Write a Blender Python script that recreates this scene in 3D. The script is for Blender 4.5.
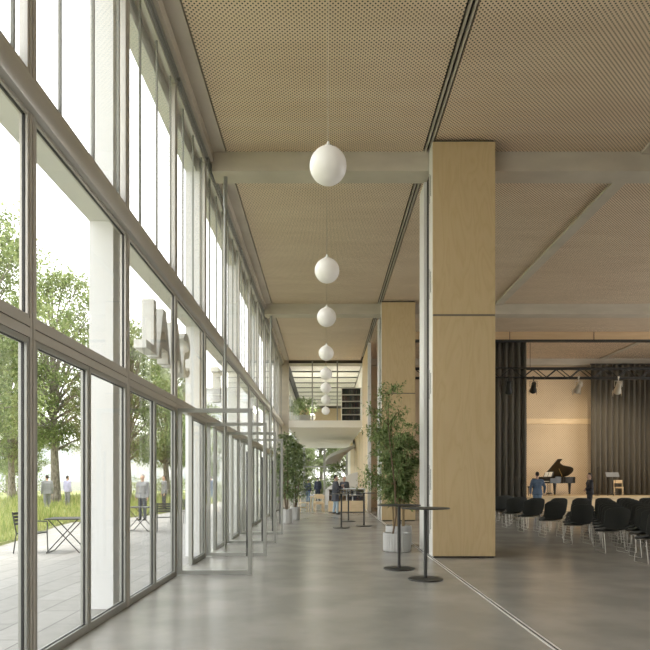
import bpy, bmesh, math, random
from mathutils import Vector, Matrix, Quaternion

for o in list(bpy.data.objects):
    bpy.data.objects.remove(o)
SC = bpy.context.scene
COL = SC.collection
R = math.radians
PI = math.pi

# ------------------------------------------------------------------ camera, world, sun, exposure
EYE = 1.55
cam = bpy.data.cameras.new('camera')
cam.sensor_width = 36.0
cam.lens = 36.0 * 600.0 / 650.0
cam.shift_y = 0.2385
cam.clip_start = 0.05
cam.clip_end = 600
camo = bpy.data.objects.new('camera', cam)
camo.location = (0, 0, EYE)
camo.rotation_euler = (R(90), 0, 0)
COL.objects.link(camo)
SC.camera = camo

world = bpy.data.worlds.new('sky')
SC.world = world
world.use_nodes = True
wn = world.node_tree
wn.nodes.clear()
w_out = wn.nodes.new('ShaderNodeOutputWorld')
w_bg = wn.nodes.new('ShaderNodeBackground')
w_geo = wn.nodes.new('ShaderNodeTexCoord')
w_sep = wn.nodes.new('ShaderNodeSeparateXYZ')
w_ramp = wn.nodes.new('ShaderNodeValToRGB')
w_ramp.color_ramp.elements[0].position = 0.0
w_ramp.color_ramp.elements[0].color = (1.0, 0.985, 0.96, 1)
w_ramp.color_ramp.elements[1].position = 0.9
w_ramp.color_ramp.elements[1].color = (0.90, 0.95, 1.0, 1)
wn.links.new(w_geo.outputs['Generated'], w_sep.inputs[0])
wn.links.new(w_sep.outputs['Z'], w_ramp.inputs[0])
wn.links.new(w_ramp.outputs[0], w_bg.inputs[0])
wn.links.new(w_bg.outputs[0], w_out.inputs[0])
w_bg.inputs[1].default_value = 2.3

sun = bpy.data.lights.new('sun', 'SUN')
sun.energy = 2.7
sun.angle = R(12)
sun.color = (1.0, 0.95, 0.87)
suno = bpy.data.objects.new('sun', sun)
suno.rotation_euler = (R(-8), R(17), 0)
suno.location = (20, 0, 40)
COL.objects.link(suno)

SC.view_settings.view_transform = 'Standard'
SC.view_settings.look = 'None'
SC.view_settings.gamma = 1.0
SC.view_settings.use_curve_mapping = False
SC.view_settings.exposure = 0.93
SC.cycles.max_bounces = 14
SC.cycles.diffuse_bounces = 7
SC.cycles.glossy_bounces = 4
SC.cycles.transmission_bounces = 8
SC.cycles.transparent_max_bounces = 32

# ------------------------------------------------------------------ materials
def mat(name, col, rough=0.6, metal=0.0, spec=0.5, emit=None, es=0.0):
    m = bpy.data.materials.new(name)
    m.use_nodes = True
    b = m.node_tree.nodes['Principled BSDF']
    b.inputs['Base Color'].default_value = (*col, 1)
    b.inputs['Roughness'].default_value = rough
    b.inputs['Metallic'].default_value = metal
    b.inputs['Specular IOR Level'].default_value = spec
    if emit:
        b.inputs['Emission Color'].default_value = (*emit, 1)
        b.inputs['Emission Strength'].default_value = es
    return m

def nd(m, t, **kw):
    n = m.node_tree.nodes.new(t)
    for k, v in kw.items():
        setattr(n, k, v)
    return n

def lk(m, a, b):
    m.node_tree.links.new(a, b)

def math_node(m, op, a, b=None, c=None):
    n = nd(m, 'ShaderNodeMath', operation=op)
    for i, v in enumerate((a, b, c)):
        if v is None:
            continue
        if isinstance(v, (int, float)):
            n.inputs[i].default_value = v
        else:
            lk(m, v, n.inputs[i])
    return n.outputs[0]

def mottled(name, c1, c2, scale=(1, 1, 1), nscale=2.0, detail=6, rough=0.6, rough2=None, metal=0.0, spec=0.5, lo=0.3, hi=0.7, bump=0.0):
    m = mat(name, c1, rough, metal, spec)
    b = m.node_tree.nodes['Principled BSDF']
    tc = nd(m, 'ShaderNodeTexCoord')
    mp = nd(m, 'ShaderNodeMapping')
    mp.inputs['Scale'].default_value = scale
    nz = nd(m, 'ShaderNodeTexNoise')
    nz.inputs['Scale'].default_value = nscale
    nz.inputs['Detail'].default_value = detail
    rp = nd(m, 'ShaderNodeValToRGB')
    rp.color_ramp.elements[0].position = lo
    rp.color_ramp.elements[0].color = (*c1, 1)
    rp.color_ramp.elements[1].position = hi
    rp.color_ramp.elements[1].color = (*c2, 1)
    lk(m, tc.outputs['Object'], mp.inputs[0]); lk(m, mp.outputs[0], nz.inputs['Vector'])
    lk(m, nz.outputs['Fac'], rp.inputs[0]); lk(m, rp.outputs[0], b.inputs['Base Color'])
    if rough2 is not None:
        mr = nd(m, 'ShaderNodeMapRange')
        mr.inputs[1].default_value = lo; mr.inputs[2].default_value = hi
        mr.inputs[3].default_value = rough; mr.inputs[4].default_value = rough2
        lk(m, nz.outputs['Fac'], mr.inputs[0]); lk(m, mr.outputs[0], b.inputs['Roughness'])
    if bump:
        bp = nd(m, 'ShaderNodeBump')
        bp.inputs['Strength'].default_value = bump
        lk(m, nz.outputs['Fac'], bp.inputs['Height']); lk(m, bp.outputs[0], b.inputs['Normal'])
    return m

def perforated(name, c1, c2, hole, u, v, p, r, rough=0.6):
    """wood panel drilled with a staggered grid of small dark holes"""
    m = mat(name, c1, rough)
    b = m.node_tree.nodes['Principled BSDF']
    tc = nd(m, 'ShaderNodeTexCoord')
    sp = nd(m, 'ShaderNodeSeparateXYZ')
    lk(m, tc.outputs['Object'], sp.inputs[0])
    U = math_node(m, 'DIVIDE', sp.outputs[u], p)
    V = math_node(m, 'DIVIDE', sp.outputs[v], p)
    def dist(off):
        a = math_node(m, 'SUBTRACT', math_node(m, 'FRACT', math_node(m, 'ADD', U, off)), 0.5)
        c = math_node(m, 'SUBTRACT', math_node(m, 'FRACT', math_node(m, 'ADD', V, off)), 0.5)
        return math_node(m, 'SQRT', math_node(m, 'ADD', math_node(m, 'MULTIPLY', a, a), math_node(m, 'MULTIPLY', c, c)))
    d = math_node(m, 'MINIMUM', dist(100.0), dist(100.5))
    f = math_node(m, 'LESS_THAN', d, r / p)
    mp = nd(m, 'ShaderNodeMapping')
    mp.inputs['Scale'].default_value = (0.5, 2.2, 0.5)
    lk(m, tc.outputs['Object'], mp.inputs[0])
    nz = nd(m, 'ShaderNodeTexNoise')
    nz.inputs['Scale'].default_value = 1.1; nz.inputs['Detail'].default_value = 5
    lk(m, mp.outputs[0], nz.inputs['Vector'])
    rp = nd(m, 'ShaderNodeValToRGB')
    rp.color_ramp.elements[0].position = 0.3; rp.color_ramp.elements[0].color = (*c1, 1)
    rp.color_ramp.elements[1].position = 0.7; rp.color_ramp.elements[1].color = (*c2, 1)
    lk(m, nz.outputs['Fac'], rp.inputs[0])
    mx = nd(m, 'ShaderNodeMix', data_type='RGBA')
    lk(m, f, mx.inputs['Factor'])
    lk(m, rp.outputs[0], mx.inputs['A'])
    mx.inputs['B'].default_value = (*hole, 1)
    lk(m, mx.outputs['Result'], b.inputs['Base Color'])
    return m

def plywood(name, c1, c2, c3):
    m = mat(name, c1, 0.5)
    b = m.node_tree.nodes['Principled BSDF']
    tc = nd(m, 'ShaderNodeTexCoord')
    mp = nd(m, 'ShaderNodeMapping')
    mp.inputs['Scale'].default_value = (1.6, 1.6, 0.28)
    lk(m, tc.outputs['Object'], mp.inputs[0])
    nz = nd(m, 'ShaderNodeTexNoise')
    nz.inputs['Scale'].default_value = 1.5; nz.inputs['Detail'].default_value = 3; nz.inputs['Distortion'].default_value = 0.6
    lk(m, mp.outputs[0], nz.inputs['Vector'])
    wv = math_node(m, 'FRACT', math_node(m, 'MULTIPLY', nz.outputs['Fac'], 9.0))
    rp = nd(m, 'ShaderNodeValToRGB')
    e = rp.color_ramp.elements
    e[0].position = 0.0; e[0].color = (*c1, 1)
    e[1].position = 1.0; e[1].color = (*c1, 1)
    x = e.new(0.5); x.color = (*c2, 1)
    x = e.new(0.9); x.color = (*c3, 1)
    lk(m, wv, rp.inputs[0])
    n2 = nd(m, 'ShaderNodeTexNoise')
    mp2 = nd(m, 'ShaderNodeMapping')
    mp2.inputs['Scale'].default_value = (30, 30, 1.0)
    lk(m, tc.outputs['Object'], mp2.inputs[0]); lk(m, mp2.outputs[0], n2.inputs['Vector'])
    n2.inputs['Scale'].default_value = 2.0
    mx = nd(m, 'ShaderNodeMix', data_type='RGBA', blend_type='MULTIPLY')
    mx.inputs['Factor'].default_value = 0.25
    lk(m, rp.outputs[0], mx.inputs['A']); lk(m, n2.outputs['Color'], mx.inputs['B'])
    mx2 = nd(m, 'ShaderNodeMix', data_type='RGBA')
    mx2.inputs['Factor'].default_value = 0.25
    lk(m, rp.outputs[0], mx2.inputs['A']); lk(m, mx.outputs['Result'], mx2.inputs['B'])
    lk(m, mx2.outputs['Result'], b.inputs['Base Color'])
    return m

def glass(name, tint=(0.978, 0.98, 0.972), refl=1.0):
    m = bpy.data.materials.new(name)
    m.use_nodes = True
    nt = m.node_tree
    nt.nodes.clear()
    out = nd(m, 'ShaderNodeOutputMaterial')
    tr = nd(m, 'ShaderNodeBsdfTransparent'); tr.inputs[0].default_value = (*tint, 1)
    gl = nd(m, 'ShaderNodeBsdfGlossy'); gl.inputs['Roughness'].default_value = 0.0
    gl.inputs['Color'].default_value = (0.95, 0.95, 0.95, 1)
    lw = nd(m, 'ShaderNodeLayerWeight'); lw.inputs['Blend'].default_value = 0.5
    p5 = math_node(m, 'POWER', lw.outputs['Facing'], 5.0)
    fac = math_node(m, 'MULTIPLY', math_node(m, 'ADD', math_node(m, 'MULTIPLY', p5, 0.55), 0.025), refl)
    mx = nd(m, 'ShaderNodeMixShader')
    lk(m, fac, mx.inputs[0]); lk(m, tr.outputs[0], mx.inputs[1]); lk(m, gl.outputs[0], mx.inputs[2])
    lk(m, mx.outputs[0], out.inputs[0])
    return m

def leafmat(name, c1, c2, trans=0.35):
    m = bpy.data.materials.new(name)
    m.use_nodes = True
    nt = m.node_tree
    b = nt.nodes['Principled BSDF']
    b.inputs['Roughness'].default_value = 0.55
    b.inputs['Specular IOR Level'].default_value = 0.25
    geo = nd(m, 'ShaderNodeNewGeometry')
    rp = nd(m, 'ShaderNodeValToRGB')
    rp.color_ramp.elements[0].color = (*c1, 1); rp.color_ramp.elements[1].color = (*c2, 1)
    lk(m, geo.outputs['Random Per Island'], rp.inputs[0])
    lk(m, rp.outputs[0], b.inputs['Base Color'])
    tl = nd(m, 'ShaderNodeBsdfTranslucent')
    lk(m, rp.outputs[0], tl.inputs[0])
    mx = nd(m, 'ShaderNodeMixShader'); mx.inputs[0].default_value = trans
    out = nt.nodes['Material Output']
    lk(m, b.outputs[0], mx.inputs[1]); lk(m, tl.outputs[0], mx.inputs[2]); lk(m, mx.outputs[0], out.inputs[0])
    return m

M = {}
M['floor'] = mottled('polished_concrete', (0.262, 0.25, 0.222), (0.33, 0.315, 0.28), (1, 1, 1), 1.1, 10, 0.26, spec=0.55, lo=0.40, hi=0.62, bump=0.012)
M['concrete'] = mottled('cast_concrete', (0.47, 0.42, 0.345), (0.56, 0.505, 0.42), (0.6, 0.6, 1.5), 2.0, 7, 0.8)
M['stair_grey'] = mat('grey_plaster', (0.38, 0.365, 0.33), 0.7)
M['plaster'] = mat('white_plaster', (0.80, 0.775, 0.72), 0.8)
M['ceil'] = perforated('perforated_ceiling_wood', (0.69, 0.54, 0.395), (0.77, 0.625, 0.47), (0.045, 0.033, 0.02), 'X', 'Y', 0.076, 0.0145)
M['backwall'] = perforated('perforated_wall_wood', (0.52, 0.40, 0.26), (0.60, 0.47, 0.32), (0.27, 0.20, 0.13), 'X', 'Z', 0.13, 0.017)
M['ply'] = plywood('birch_plywood', (0.555, 0.42, 0.235), (0.575, 0.44, 0.25), (0.535, 0.40, 0.22))
M['wood_lintel'] = mottled('lintel_wood', (0.50, 0.345, 0.195), (0.57, 0.40, 0.235), (0.4, 0.4, 4), 2, 5, 0.55)
M['lightwood'] = mottled('pale_beech', (0.66, 0.50, 0.30), (0.74, 0.58, 0.37), (1, 1, 6), 3, 4, 0.5)
M['frame'] = mat('bronze_anodised_frame', (0.50, 0.475, 0.43), 0.40, 0.25)
M['gasket'] = mat('black_gasket', (0.025, 0.024, 0.022), 0.6)
M['bar'] = mat('grey_glazing_bar', (0.22, 0.22, 0.19), 0.5)
M['dark_joint'] = mat('dark_joint', (0.035, 0.03, 0.025), 0.8)
M['doorframe'] = mat('champagne_aluminium', (0.33, 0.33, 0.30), 0.38, 0.3)
M['metal_brown'] = mat('brown_joint_metal', (0.16, 0.135, 0.10), 0.5)
M['rail'] = mat('steel_rail', (0.50, 0.485, 0.445), 0.3, 0.35)
M['strip'] = mat('silver_profile', (0.72, 0.71, 0.67), 0.4, 0.2)
M['track'] = mat('ceiling_track', (0.52, 0.48, 0.41), 0.4, 0.3)
M['cord'] = mat('beige_cord', (0.55, 0.48, 0.38), 0.7)
M['white'] = mat('white_render', (0.66, 0.66, 0.65), 0.75)
M['letter'] = mat('brushed_letter_metal', (0.55, 0.54, 0.505), 0.4, 0.2)
M['glass'] = glass('clear_glass')
M['glass_clear'] = glass('anti_glare_glass', (0.985, 0.99, 0.985), 0.3)
M['globe'] = mat('opal_glass', (0.76, 0.735, 0.69), 0.35, 0, 0.5, (1.0, 0.93, 0.82), 0.06)
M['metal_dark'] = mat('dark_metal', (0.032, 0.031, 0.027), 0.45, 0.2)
M['bistro'] = mat('bistro_black', (0.03, 0.032, 0.028), 0.5)
M['chrome'] = mat('chromed_wire', (0.30, 0.285, 0.25), 0.32, 0.8)
M['shell'] = mat('black_shell', (0.022, 0.024, 0.021), 0.55)
M['shell_seat'] = mat('black_upholstery', (0.026, 0.027, 0.024), 0.8)
M['pot'] = mat('ribbed_pot', (0.42, 0.415, 0.395), 0.6)
M['soil'] = mottled('soil', (0.03, 0.022, 0.015), (0.06, 0.045, 0.03), (1, 1, 1), 20, 4, 0.95)
M['bark'] = mottled('bark', (0.11, 0.09, 0.07), (0.30, 0.27, 0.22), (3, 3, 0.8), 5, 6, 0.9, lo=0.35, hi=0.65, bump=0.3)
M['stem'] = mat('plant_stem', (0.13, 0.085, 0.045), 0.7)
M['bamboo_stem'] = mat('bamboo_cane', (0.30, 0.21, 0.10), 0.5)
M['leaf_tree'] = leafmat('tree_leaf', (0.11, 0.16, 0.05), (0.34, 0.385, 0.17), 0.4)
M['leaf_tree_pale'] = leafmat('pale_tree_leaf', (0.16, 0.22, 0.085), (0.37, 0.42, 0.21), 0.4)
M['leaf_plant'] = leafmat('plant_leaf', (0.10, 0.16, 0.05), (0.33, 0.39, 0.17), 0.35)
M['leaf_dark'] = leafmat('dark_plant_leaf', (0.09, 0.14, 0.05), (0.30, 0.36, 0.17), 0.35)
M['grass'] = leafmat('meadow_grass', (0.18, 0.25, 0.06), (0.44, 0.43, 0.18), 0.4)
M['lawn'] = mottled('lawn_soil', (0.17, 0.20, 0.06), (0.33, 0.34, 0.14), (1, 1, 1), 1.5, 8, 0.95)
M['far_pave'] = mat('pale_gravel', (0.38, 0.365, 0.335), 0.9)
M['far_wall'] = mat('far_building_render', (0.50, 0.50, 0.485), 0.85)
M['far_glass'] = mat('far_window_glass', (0.45, 0.48, 0.50), 0.3)
M['curtain'] = mottled('dark_curtain', (0.105, 0.095, 0.078), (0.14, 0.126, 0.10), (8, 8, 0.3), 3, 4, 0.95)
M['truss'] = mat('black_truss', (0.012, 0.011, 0.010), 0.5)
M['spot_black'] = mat('spot_black', (0.02, 0.02, 0.018), 0.5)
M['spot_silver'] = mat('spot_silver', (0.62, 0.58, 0.50), 0.35, 0.6)
M['lens'] = mat('lamp_lens', (0.9, 0.85, 0.7), 0.2, 0, 0.5, (1.0, 0.85, 0.6), 0.4)
M['piano'] = mat('black_lacquer', (0.012, 0.012, 0.011), 0.32)
M['piano_in'] = mat('piano_soundboard', (0.55, 0.36, 0.14), 0.35)
M['ivory'] = mat('ivory_keys', (0.85, 0.82, 0.74), 0.3)
M['paper'] = mat('sheet_paper', (0.90, 0.88, 0.82), 0.8)
M['brass'] = mat('brass', (0.7, 0.5, 0.2), 0.3, 0.9)
M['skin'] = mat('skin', (0.52, 0.33, 0.24), 0.6)
M['hair'] = mat('dark_hair', (0.03, 0.022, 0.016), 0.7)
M['hair_grey'] = mat('grey_hair', (0.25, 0.24, 0.22), 0.7)
M['eye'] = mat('eye_dark', (0.02, 0.015, 0.012), 0.3)
M['lip'] = mat('lips', (0.40, 0.20, 0.16), 0.5)
M['c_charcoal'] = mat('charcoal_cloth', (0.055, 0.058, 0.068), 0.85)
M['c_black'] = mat('black_cloth', (0.018, 0.018, 0.022), 0.8)
M['c_navy'] = mat('navy_cloth', (0.045, 0.055, 0.085), 0.85)
M['c_blue'] = mat('blue_shirt', (0.075, 0.115, 0.18), 0.85)
M['c_jean'] = mat('blue_jeans', (0.13, 0.20, 0.29), 0.85)
M['c_jean_pale'] = mat('pale_jeans', (0.36, 0.45, 0.52), 0.85)
M['c_grey'] = mat('grey_cloth', (0.20, 0.20, 0.20), 0.85)
M['c_white'] = mat('white_cloth', (0.75, 0.75, 0.73), 0.85)
M['c_lilac'] = mat('lilac_cloth', (0.42, 0.40, 0.55), 0.85)
M['c_red'] = mat('red_cloth', (0.55, 0.07, 0.05), 0.8)
M['shoe'] = mat('dark_shoe', (0.02, 0.018, 0.016), 0.5)
BOOK = [mat('book_cloth_%d' % i, c, 0.7) for i, c in enumerate(
    [(0.03, 0.03, 0.035), (0.06, 0.05, 0.045), (0.09, 0.04, 0.035), (0.05, 0.07, 0.06), (0.12, 0.11, 0.10), (0.04, 0.045, 0.06)])]

def paving():
    """long pale slabs in rows along the facade"""
    m = mat('stone_paving', (0.6, 0.57, 0.52), 0.8)
    b = m.node_tree.nodes['Principled BSDF']
    tc = nd(m, 'ShaderNodeTexCoord')
    mp = nd(m, 'ShaderNodeMapping')
    mp.inputs['Rotation'].default_value = (0, 0, R(90))
    br = nd(m, 'ShaderNodeTexBrick')
    br.inputs['Scale'].default_value = 1.0
    br.inputs['Brick Width'].default_value = 1.3
    br.inputs['Row Height'].default_value = 0.42
    br.inputs['Mortar Size'].default_value = 0.008
    br.inputs['Color1'].default_value = (0.27, 0.26, 0.236, 1)
    br.inputs['Color2'].default_value = (0.32, 0.307, 0.28, 1)
    br.inputs['Mortar'].default_value = (0.14, 0.13, 0.12, 1)
    lk(m, tc.outputs['Object'], mp.inputs[0]); lk(m, mp.outputs[0], br.inputs['Vector'])
    nz = nd(m, 'ShaderNodeTexNoise'); nz.inputs['Scale'].default_value = 7; nz.inputs['Detail'].default_value = 8
    lk(m, tc.outputs['Object'], nz.inputs['Vector'])
    mx = nd(m, 'ShaderNodeMix', data_type='RGBA', blend_type='MULTIPLY')
    mx.inputs['Factor'].default_value = 0.3
    lk(m, br.outputs['Color'], mx.inputs['A']); lk(m, nz.outputs['Fac'], mx.inputs['B'])
    lk(m, mx.outputs['Result'], b.inputs['Base Color'])
    return m
M['paving'] = paving()

# ------------------------------------------------------------------ mesh helpers
class MB:
    """collects vertices and faces of one mesh"""
    def __init__(self):
        self.v = []; self.f = []
    def add(self, vs, fs):
        n = len(self.v)
        self.v += [tuple(p) for p in vs]
        self.f += [tuple(i + n for i in f) for f in fs]
        return self
    def box(self, x0, x1, y0, y1, z0, z1):
        vs = [(x0, y0, z0), (x1, y0, z0), (x1, y1, z0), (x0, y1, z0), (x0, y0, z1), (x1, y0, z1), (x1, y1, z1), (x0, y1, z1)]
        return self.add(vs, [(0, 3, 2, 1), (4, 5, 6, 7), (0, 1, 5, 4), (1, 2, 6, 5), (2, 3, 7, 6), (3, 0, 4, 7)])
    def rbox(self, x0, x1, y0, y1, z0, z1, b=0.006):
        """box with chamfered edges"""
        bm = bmesh.new()
        bmesh.ops.create_cube(bm, size=1.0)
        for v in bm.verts:
            v.co = Vector(((x0 + x1) / 2 + v.co.x * (x1 - x0), (y0 + y1) / 2 + v.co.y * (y1 - y0), (z0 + z1) / 2 + v.co.z * (z1 - z0)))
        bmesh.ops.bevel(bm, geom=bm.edges[:], offset=b, segments=2, affect='EDGES', profile=0.5)
        bm.verts.index_update()
        self.add([v.co.copy() for v in bm.verts], [[v.index for v in f.verts] for f in bm.faces])
        bm.free()
        return self
    def tube(self, pts, r, n=8, cap=True, closed=False):
        pts = [Vector(p) for p in pts]
        k = len(pts)
        rs = r if isinstance(r, (list, tuple)) else [r] * k
        vs = []; fs = []
        prev = None
        for i, p in enumerate(pts):
            if closed:
                t = pts[(i + 1) % k] - pts[i - 1]
            else:
                t = pts[min(i + 1, k - 1)] - pts[max(i - 1, 0)]
            if t.length < 1e-9:
                t = Vector((0, 0, 1))
            t.normalize()
            if prev is None:
                a = Vector((0, 0, 1)) if abs(t.z) < 0.9 else Vector((1, 0, 0))
                u = t.cross(a).normalized()
            else:
                u = (prev - t * prev.dot(t))
                if u.length < 1e-6:
                    u = t.orthogonal()
                u.normalize()
            prev = u
            w = t.cross(u)
            for j in range(n):
                an = 2 * PI * j / n
                vs.append(p + (u * math.cos(an) + w * math.sin(an)) * rs[i])
        segs = k if closed else k - 1
        for i in range(segs):
            for j in range(n):
                a = i * n + j; b = i * n + (j + 1) % n
                c = ((i + 1) % k) * n + (j + 1) % n; d = ((i + 1) % k) * n + j
                fs.append((a, b, c, d))
        if cap and not closed:
            fs.append(tuple(reversed(range(n))))
            fs.append(tuple((k - 1) * n + j for j in range(n)))
        return self.add(vs, fs)
    def lathe(self, prof, n=24, c=(0, 0, 0), ribs=0, ribd=0.0):
        vs = []; fs = []
        k = len(prof)
        for (r, z) in prof:
            for j in range(n):
                an = 2 * PI * j / n
                rr = r * (1 - ribd * (0.5 - 0.5 * math.cos(an * ribs))) if ribs else r
                vs.append((c[0] + rr * math.cos(an), c[1] + rr * math.sin(an), c[2] + z))
        for i in range(k - 1):
            for j in range(n):
                fs.append((i * n + j, i * n + (j + 1) % n, (i + 1) * n + (j + 1) % n, (i + 1) * n + j))
        if prof[0][0] > 1e-6:
            fs.append(tuple(reversed(range(n))))
        if prof[-1][0] > 1e-6:
            fs.append(tuple((k - 1) * n + j for j in range(n)))
        return self.add(vs, fs)
    def prism(self, poly, f0, f1):
        """f0, f1 map a 2D point to the two end faces"""
        n = len(poly)
        vs = [f0(p) for p in poly] + [f1(p) for p in poly]
        fs = [tuple(reversed(range(n))), tuple(range(n, 2 * n))]
        for i in range(n):
            j = (i + 1) % n
            fs.append((i, j, n + j, n + i))
        return self.add(vs, fs)
    def sphere(self, c, r, n=16, m=10, sc=(1, 1, 1)):
        prof = []
        for i in range(m + 1):
            a = -PI / 2 + PI * i / m
            prof.append((max(math.cos(a) * r, 1e-5), math.sin(a) * r))
        k = len(self.v)
        self.lathe(prof, n)
        for i in range(k, len(self.v)):
            x, y, z = self.v[i]
            self.v[i] = (c[0] + x * sc[0], c[1] + y * sc[1], c[2] + z * sc[2])
        return self
    def build(self, name, m, parent=None, smooth=False, loc=None, fix=True):
        me = bpy.data.meshes.new(name)
        me.from_pydata(self.v, [], self.f)
        if fix:
            bm = bmesh.new(); bm.from_mesh(me)
            bmesh.ops.recalc_face_normals(bm, faces=bm.faces[:])
            bm.to_mesh(me); bm.free()
        me.materials.append(m)
        if smooth:
            for p in me.polygons:
                p.use_smooth = True
            try:
                me.set_sharp_from_angle(angle=R(40))
            except Exception:
                pass
        o = bpy.data.objects.new(name, me)
        COL.objects.link(o)
        if parent is not None:
            o.parent = parent
        if loc is not None:
            o.location = loc
        return o

def tag(o, label, cat, group=None, kind=None):
    o['label'] = label
    o['category'] = cat
    if group:
        o['group'] = group
    if kind:
        o['kind'] = kind
    return o

def thing(name, label, cat, loc=(0, 0, 0), rz=0.0, group=None, kind=None):
    o = bpy.data.objects.new(name, None)
    o.empty_display_size = 0.1
    COL.objects.link(o)
    o.location = loc
    o.rotation_euler = (0, 0, rz)
    return tag(o, label, cat, group, kind)

def kids(o):
    return [c for c in bpy.data.objects if c.parent == o]

def dup(root, loc, rz=0.0, label=None, group=None, sc=None):
    """a copy of a thing with copies of its parts and sub-parts (mesh data shared)"""
    r = root.copy(); COL.objects.link(r)
    r.location = loc; r.rotation_euler = (0, 0, rz)
    if sc:
        r.scale = (sc, sc, sc)
    if label:
        r['label'] = label
    if group:
        r['group'] = group
    for ch in kids(root):
        c = ch.copy(); COL.objects.link(c); c.parent = r
        for g in kids(ch):
            d = g.copy(); COL.objects.link(d); d.parent = c
    return r

def struct(name, mb, m, label, cat, smooth=False):
    return tag(mb.build(name, m, None, smooth), label, cat, kind='structure')

# ------------------------------------------------------------------ layout constants
XF = -2.41            # inner face of the glass facade
XG = 2.12             # line of the folding partition
ZC = 8.34             # ceiling
ZB = 7.936            # underside of the cross beams
YE = 34.0             # where the tall hall ends and the gallery begins
MOD = 2.4            # facade module
Y_A = 4.95

# ------------------------------------------------------------------ ground, floor, shell
struct('floor', MB().box(-2.56, 24.5, -6.2, 56.2, -0.3, 0.0), M['floor'], 'polished grey concrete floor of the foyer and the hall', 'floor')
g = MB().box(XG - 0.035, XG - 0.012, -6, 33.9, 0.0, 0.004)
g.box(XG + 0.012, XG + 0.035, -6, 33.9, 0.0, 0.004)
tr = struct('trim_floor_track', g, M['strip'], 'slim metal guide track let into the floor along the pillars', 'floor track')
d = MB().box(XG - 0.012, XG + 0.012, -6, 33.9, 0.0005, 0.0025).build('slot', M['dark_joint'], tr)
struct('plaza', MB().box(-14.0, -2.56, -12, 140, -0.32, -0.01), M['paving'], 'pale stone slab paving outside the glass facade', 'paving')

# lawn bed, its wavy near edge on the paving
edge = [(-7.6, -12), (-7.6, 9), (-7.65, 14), (-8.2, 17), (-9.0, 20), (-9.3, 22), (-8.3, 24), (-7.6, 27), (-7.4, 32), (-7.4, 70), (-7.4, 100)]
poly = edge + [(-40, 100), (-40, -12)]
struct('lawn_bed', MB().prism(poly, lambda p: (p[0], p[1], -0.02), lambda p: (p[0], p[1], 0.06)), M['lawn'], 'green planted bed bordering the paving under the trees', 'lawn')
struct('far_square', MB().box(-160, -14.0, -12, 200, -0.34, -0.03).box(-14, 60, 56.4, 200, -0.34, -0.012), M['far_pave'], 'pale gravel square beyond the planted bed', 'square')

def edge_x(y):
    for (x0, y0), (x1, y1) in zip(edge, edge[1:]):
        if y0 <= y <= y1:
            return x0 + (x1 - x0) * (y - y0) / (y1 - y0)
    return -7.4

# ceiling over foyer and hall, with the dark shadow gaps beside it
struct('ceiling', MB().box(-2.03, 2.02, -6, YE, ZC, ZC + 0.06).box(2.20, 22, -6, YE, ZC, ZC + 0.06), M['ceil'], 'perforated wood panel ceiling with staggered dark holes', 'ceiling')
struct('roof', MB().box(-2.56, 24.5, -6.2, 56.2, ZC + 0.12, ZC + 0.6), M['dark_joint'], 'dark roof slab above the wood ceiling', 'roof')
g = MB().box(2.055, 2.09, -6, 33.0, ZC - 0.015, ZC + 0.05).box(2.135, 2.17, -6, 33.0, ZC - 0.015, ZC + 0.05)
tr = struct('trim_ceiling_track', g, M['track'], 'double metal track for sliding partitions set in the wood ceiling', 'ceiling track')
MB().box(2.02, 2.20, -6, 33.0, ZC + 0.052, ZC + 0.10).build('slot', M['dark_joint'], tr)
# concrete edge strip along the facade and upstand over the windows
struct('trim_ceiling_edge', MB().box(-2.30, -2.055, -6, YE, ZC - 0.012, ZC + 0.10), M['concrete'], 'grey concrete strip between the wood ceiling and the facade', 'ceiling edge')
struct('beam_over_facade', MB().box(-2.62, -2.30, -6, YE, 8.13, ZC + 0.11), M['concrete'], 'concrete edge beam above the top windows', 'beam')

# cross beams
for y0, lab in ((1.75, 'concrete cross beam overhead nearest the camera'), (12.4, 'concrete cross beam resting above the large wood pillar by the high tables'),
                (23.1, 'concrete cross beam above the farther wood pillar')):
    b = MB().box(-2.34, 22, y0, y0 + 0.52, ZB, ZC + 0.05)
    struct('beam', b, M['concrete'], lab, 'beam')
# slim longitudinal beams in the hall ceiling
for y0, y1, lab in ((-6, 1.7, 'pale concrete joist flush with the hall ceiling behind the camera'), (2.3, 12.38, 'pale concrete joist flush with the hall ceiling in the first bay'),
                    (12.95, 23.08, 'pale concrete joist running diagonally across the hall ceiling in the second bay')):
    struct('joist', MB().box(6.52, 6.82, y0, y1, ZC - 0.06, ZC + 0.02), M['concrete'], lab, 'joist')
struct('joist', MB().box(15.3, 15.55, 27.8, 33.7, ZC - 0.05, ZC + 0.02), M['concrete'], 'slim joist on the stage ceiling behind the wood lintel', 'joist')

# outer walls of the hall, behind the camera and at the right
struct('wall_rear', MB().box(-2.62, 22.3, -6.3, -6.0, 0, ZC + 0.1), M['plaster'], 'pale unseen wall closing the foyer and hall behind the camera to keep rear light out', 'wall')  # out of view; kept solid so the light comes from the side
# unseen window opening added in the right wall to light the hall
struct('wall_right', MB().box(22.0, 22.3, -6, 9, 0, ZC + 0.1).box(22.0, 22.3, 29, YE + 0.3, 0, ZC + 0.1).box(22.0, 22.3, 9, 29, 7.2, ZC + 0.1), M['ply'], 'wood panelled right wall of the hall', 'wall')
w = thing('window_hall_added', 'tall unseen window front added in the right wall to light the hall', 'window', (0, 0, 0), kind='structure')
f = MB()
for i in range(11):
    f.box(22.1, 22.2, 9 + 2 * i - 0.04, 9 + 2 * i + 0.04, 0.08, 7.2)
f.box(22.1, 22.2, 9, 29, 0, 0.08)
f.build('frame', M['frame'], w)
MB().box(22.14, 22.152, 9, 29, 0.08, 7.2).build('pane', M['glass'], w)

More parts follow.
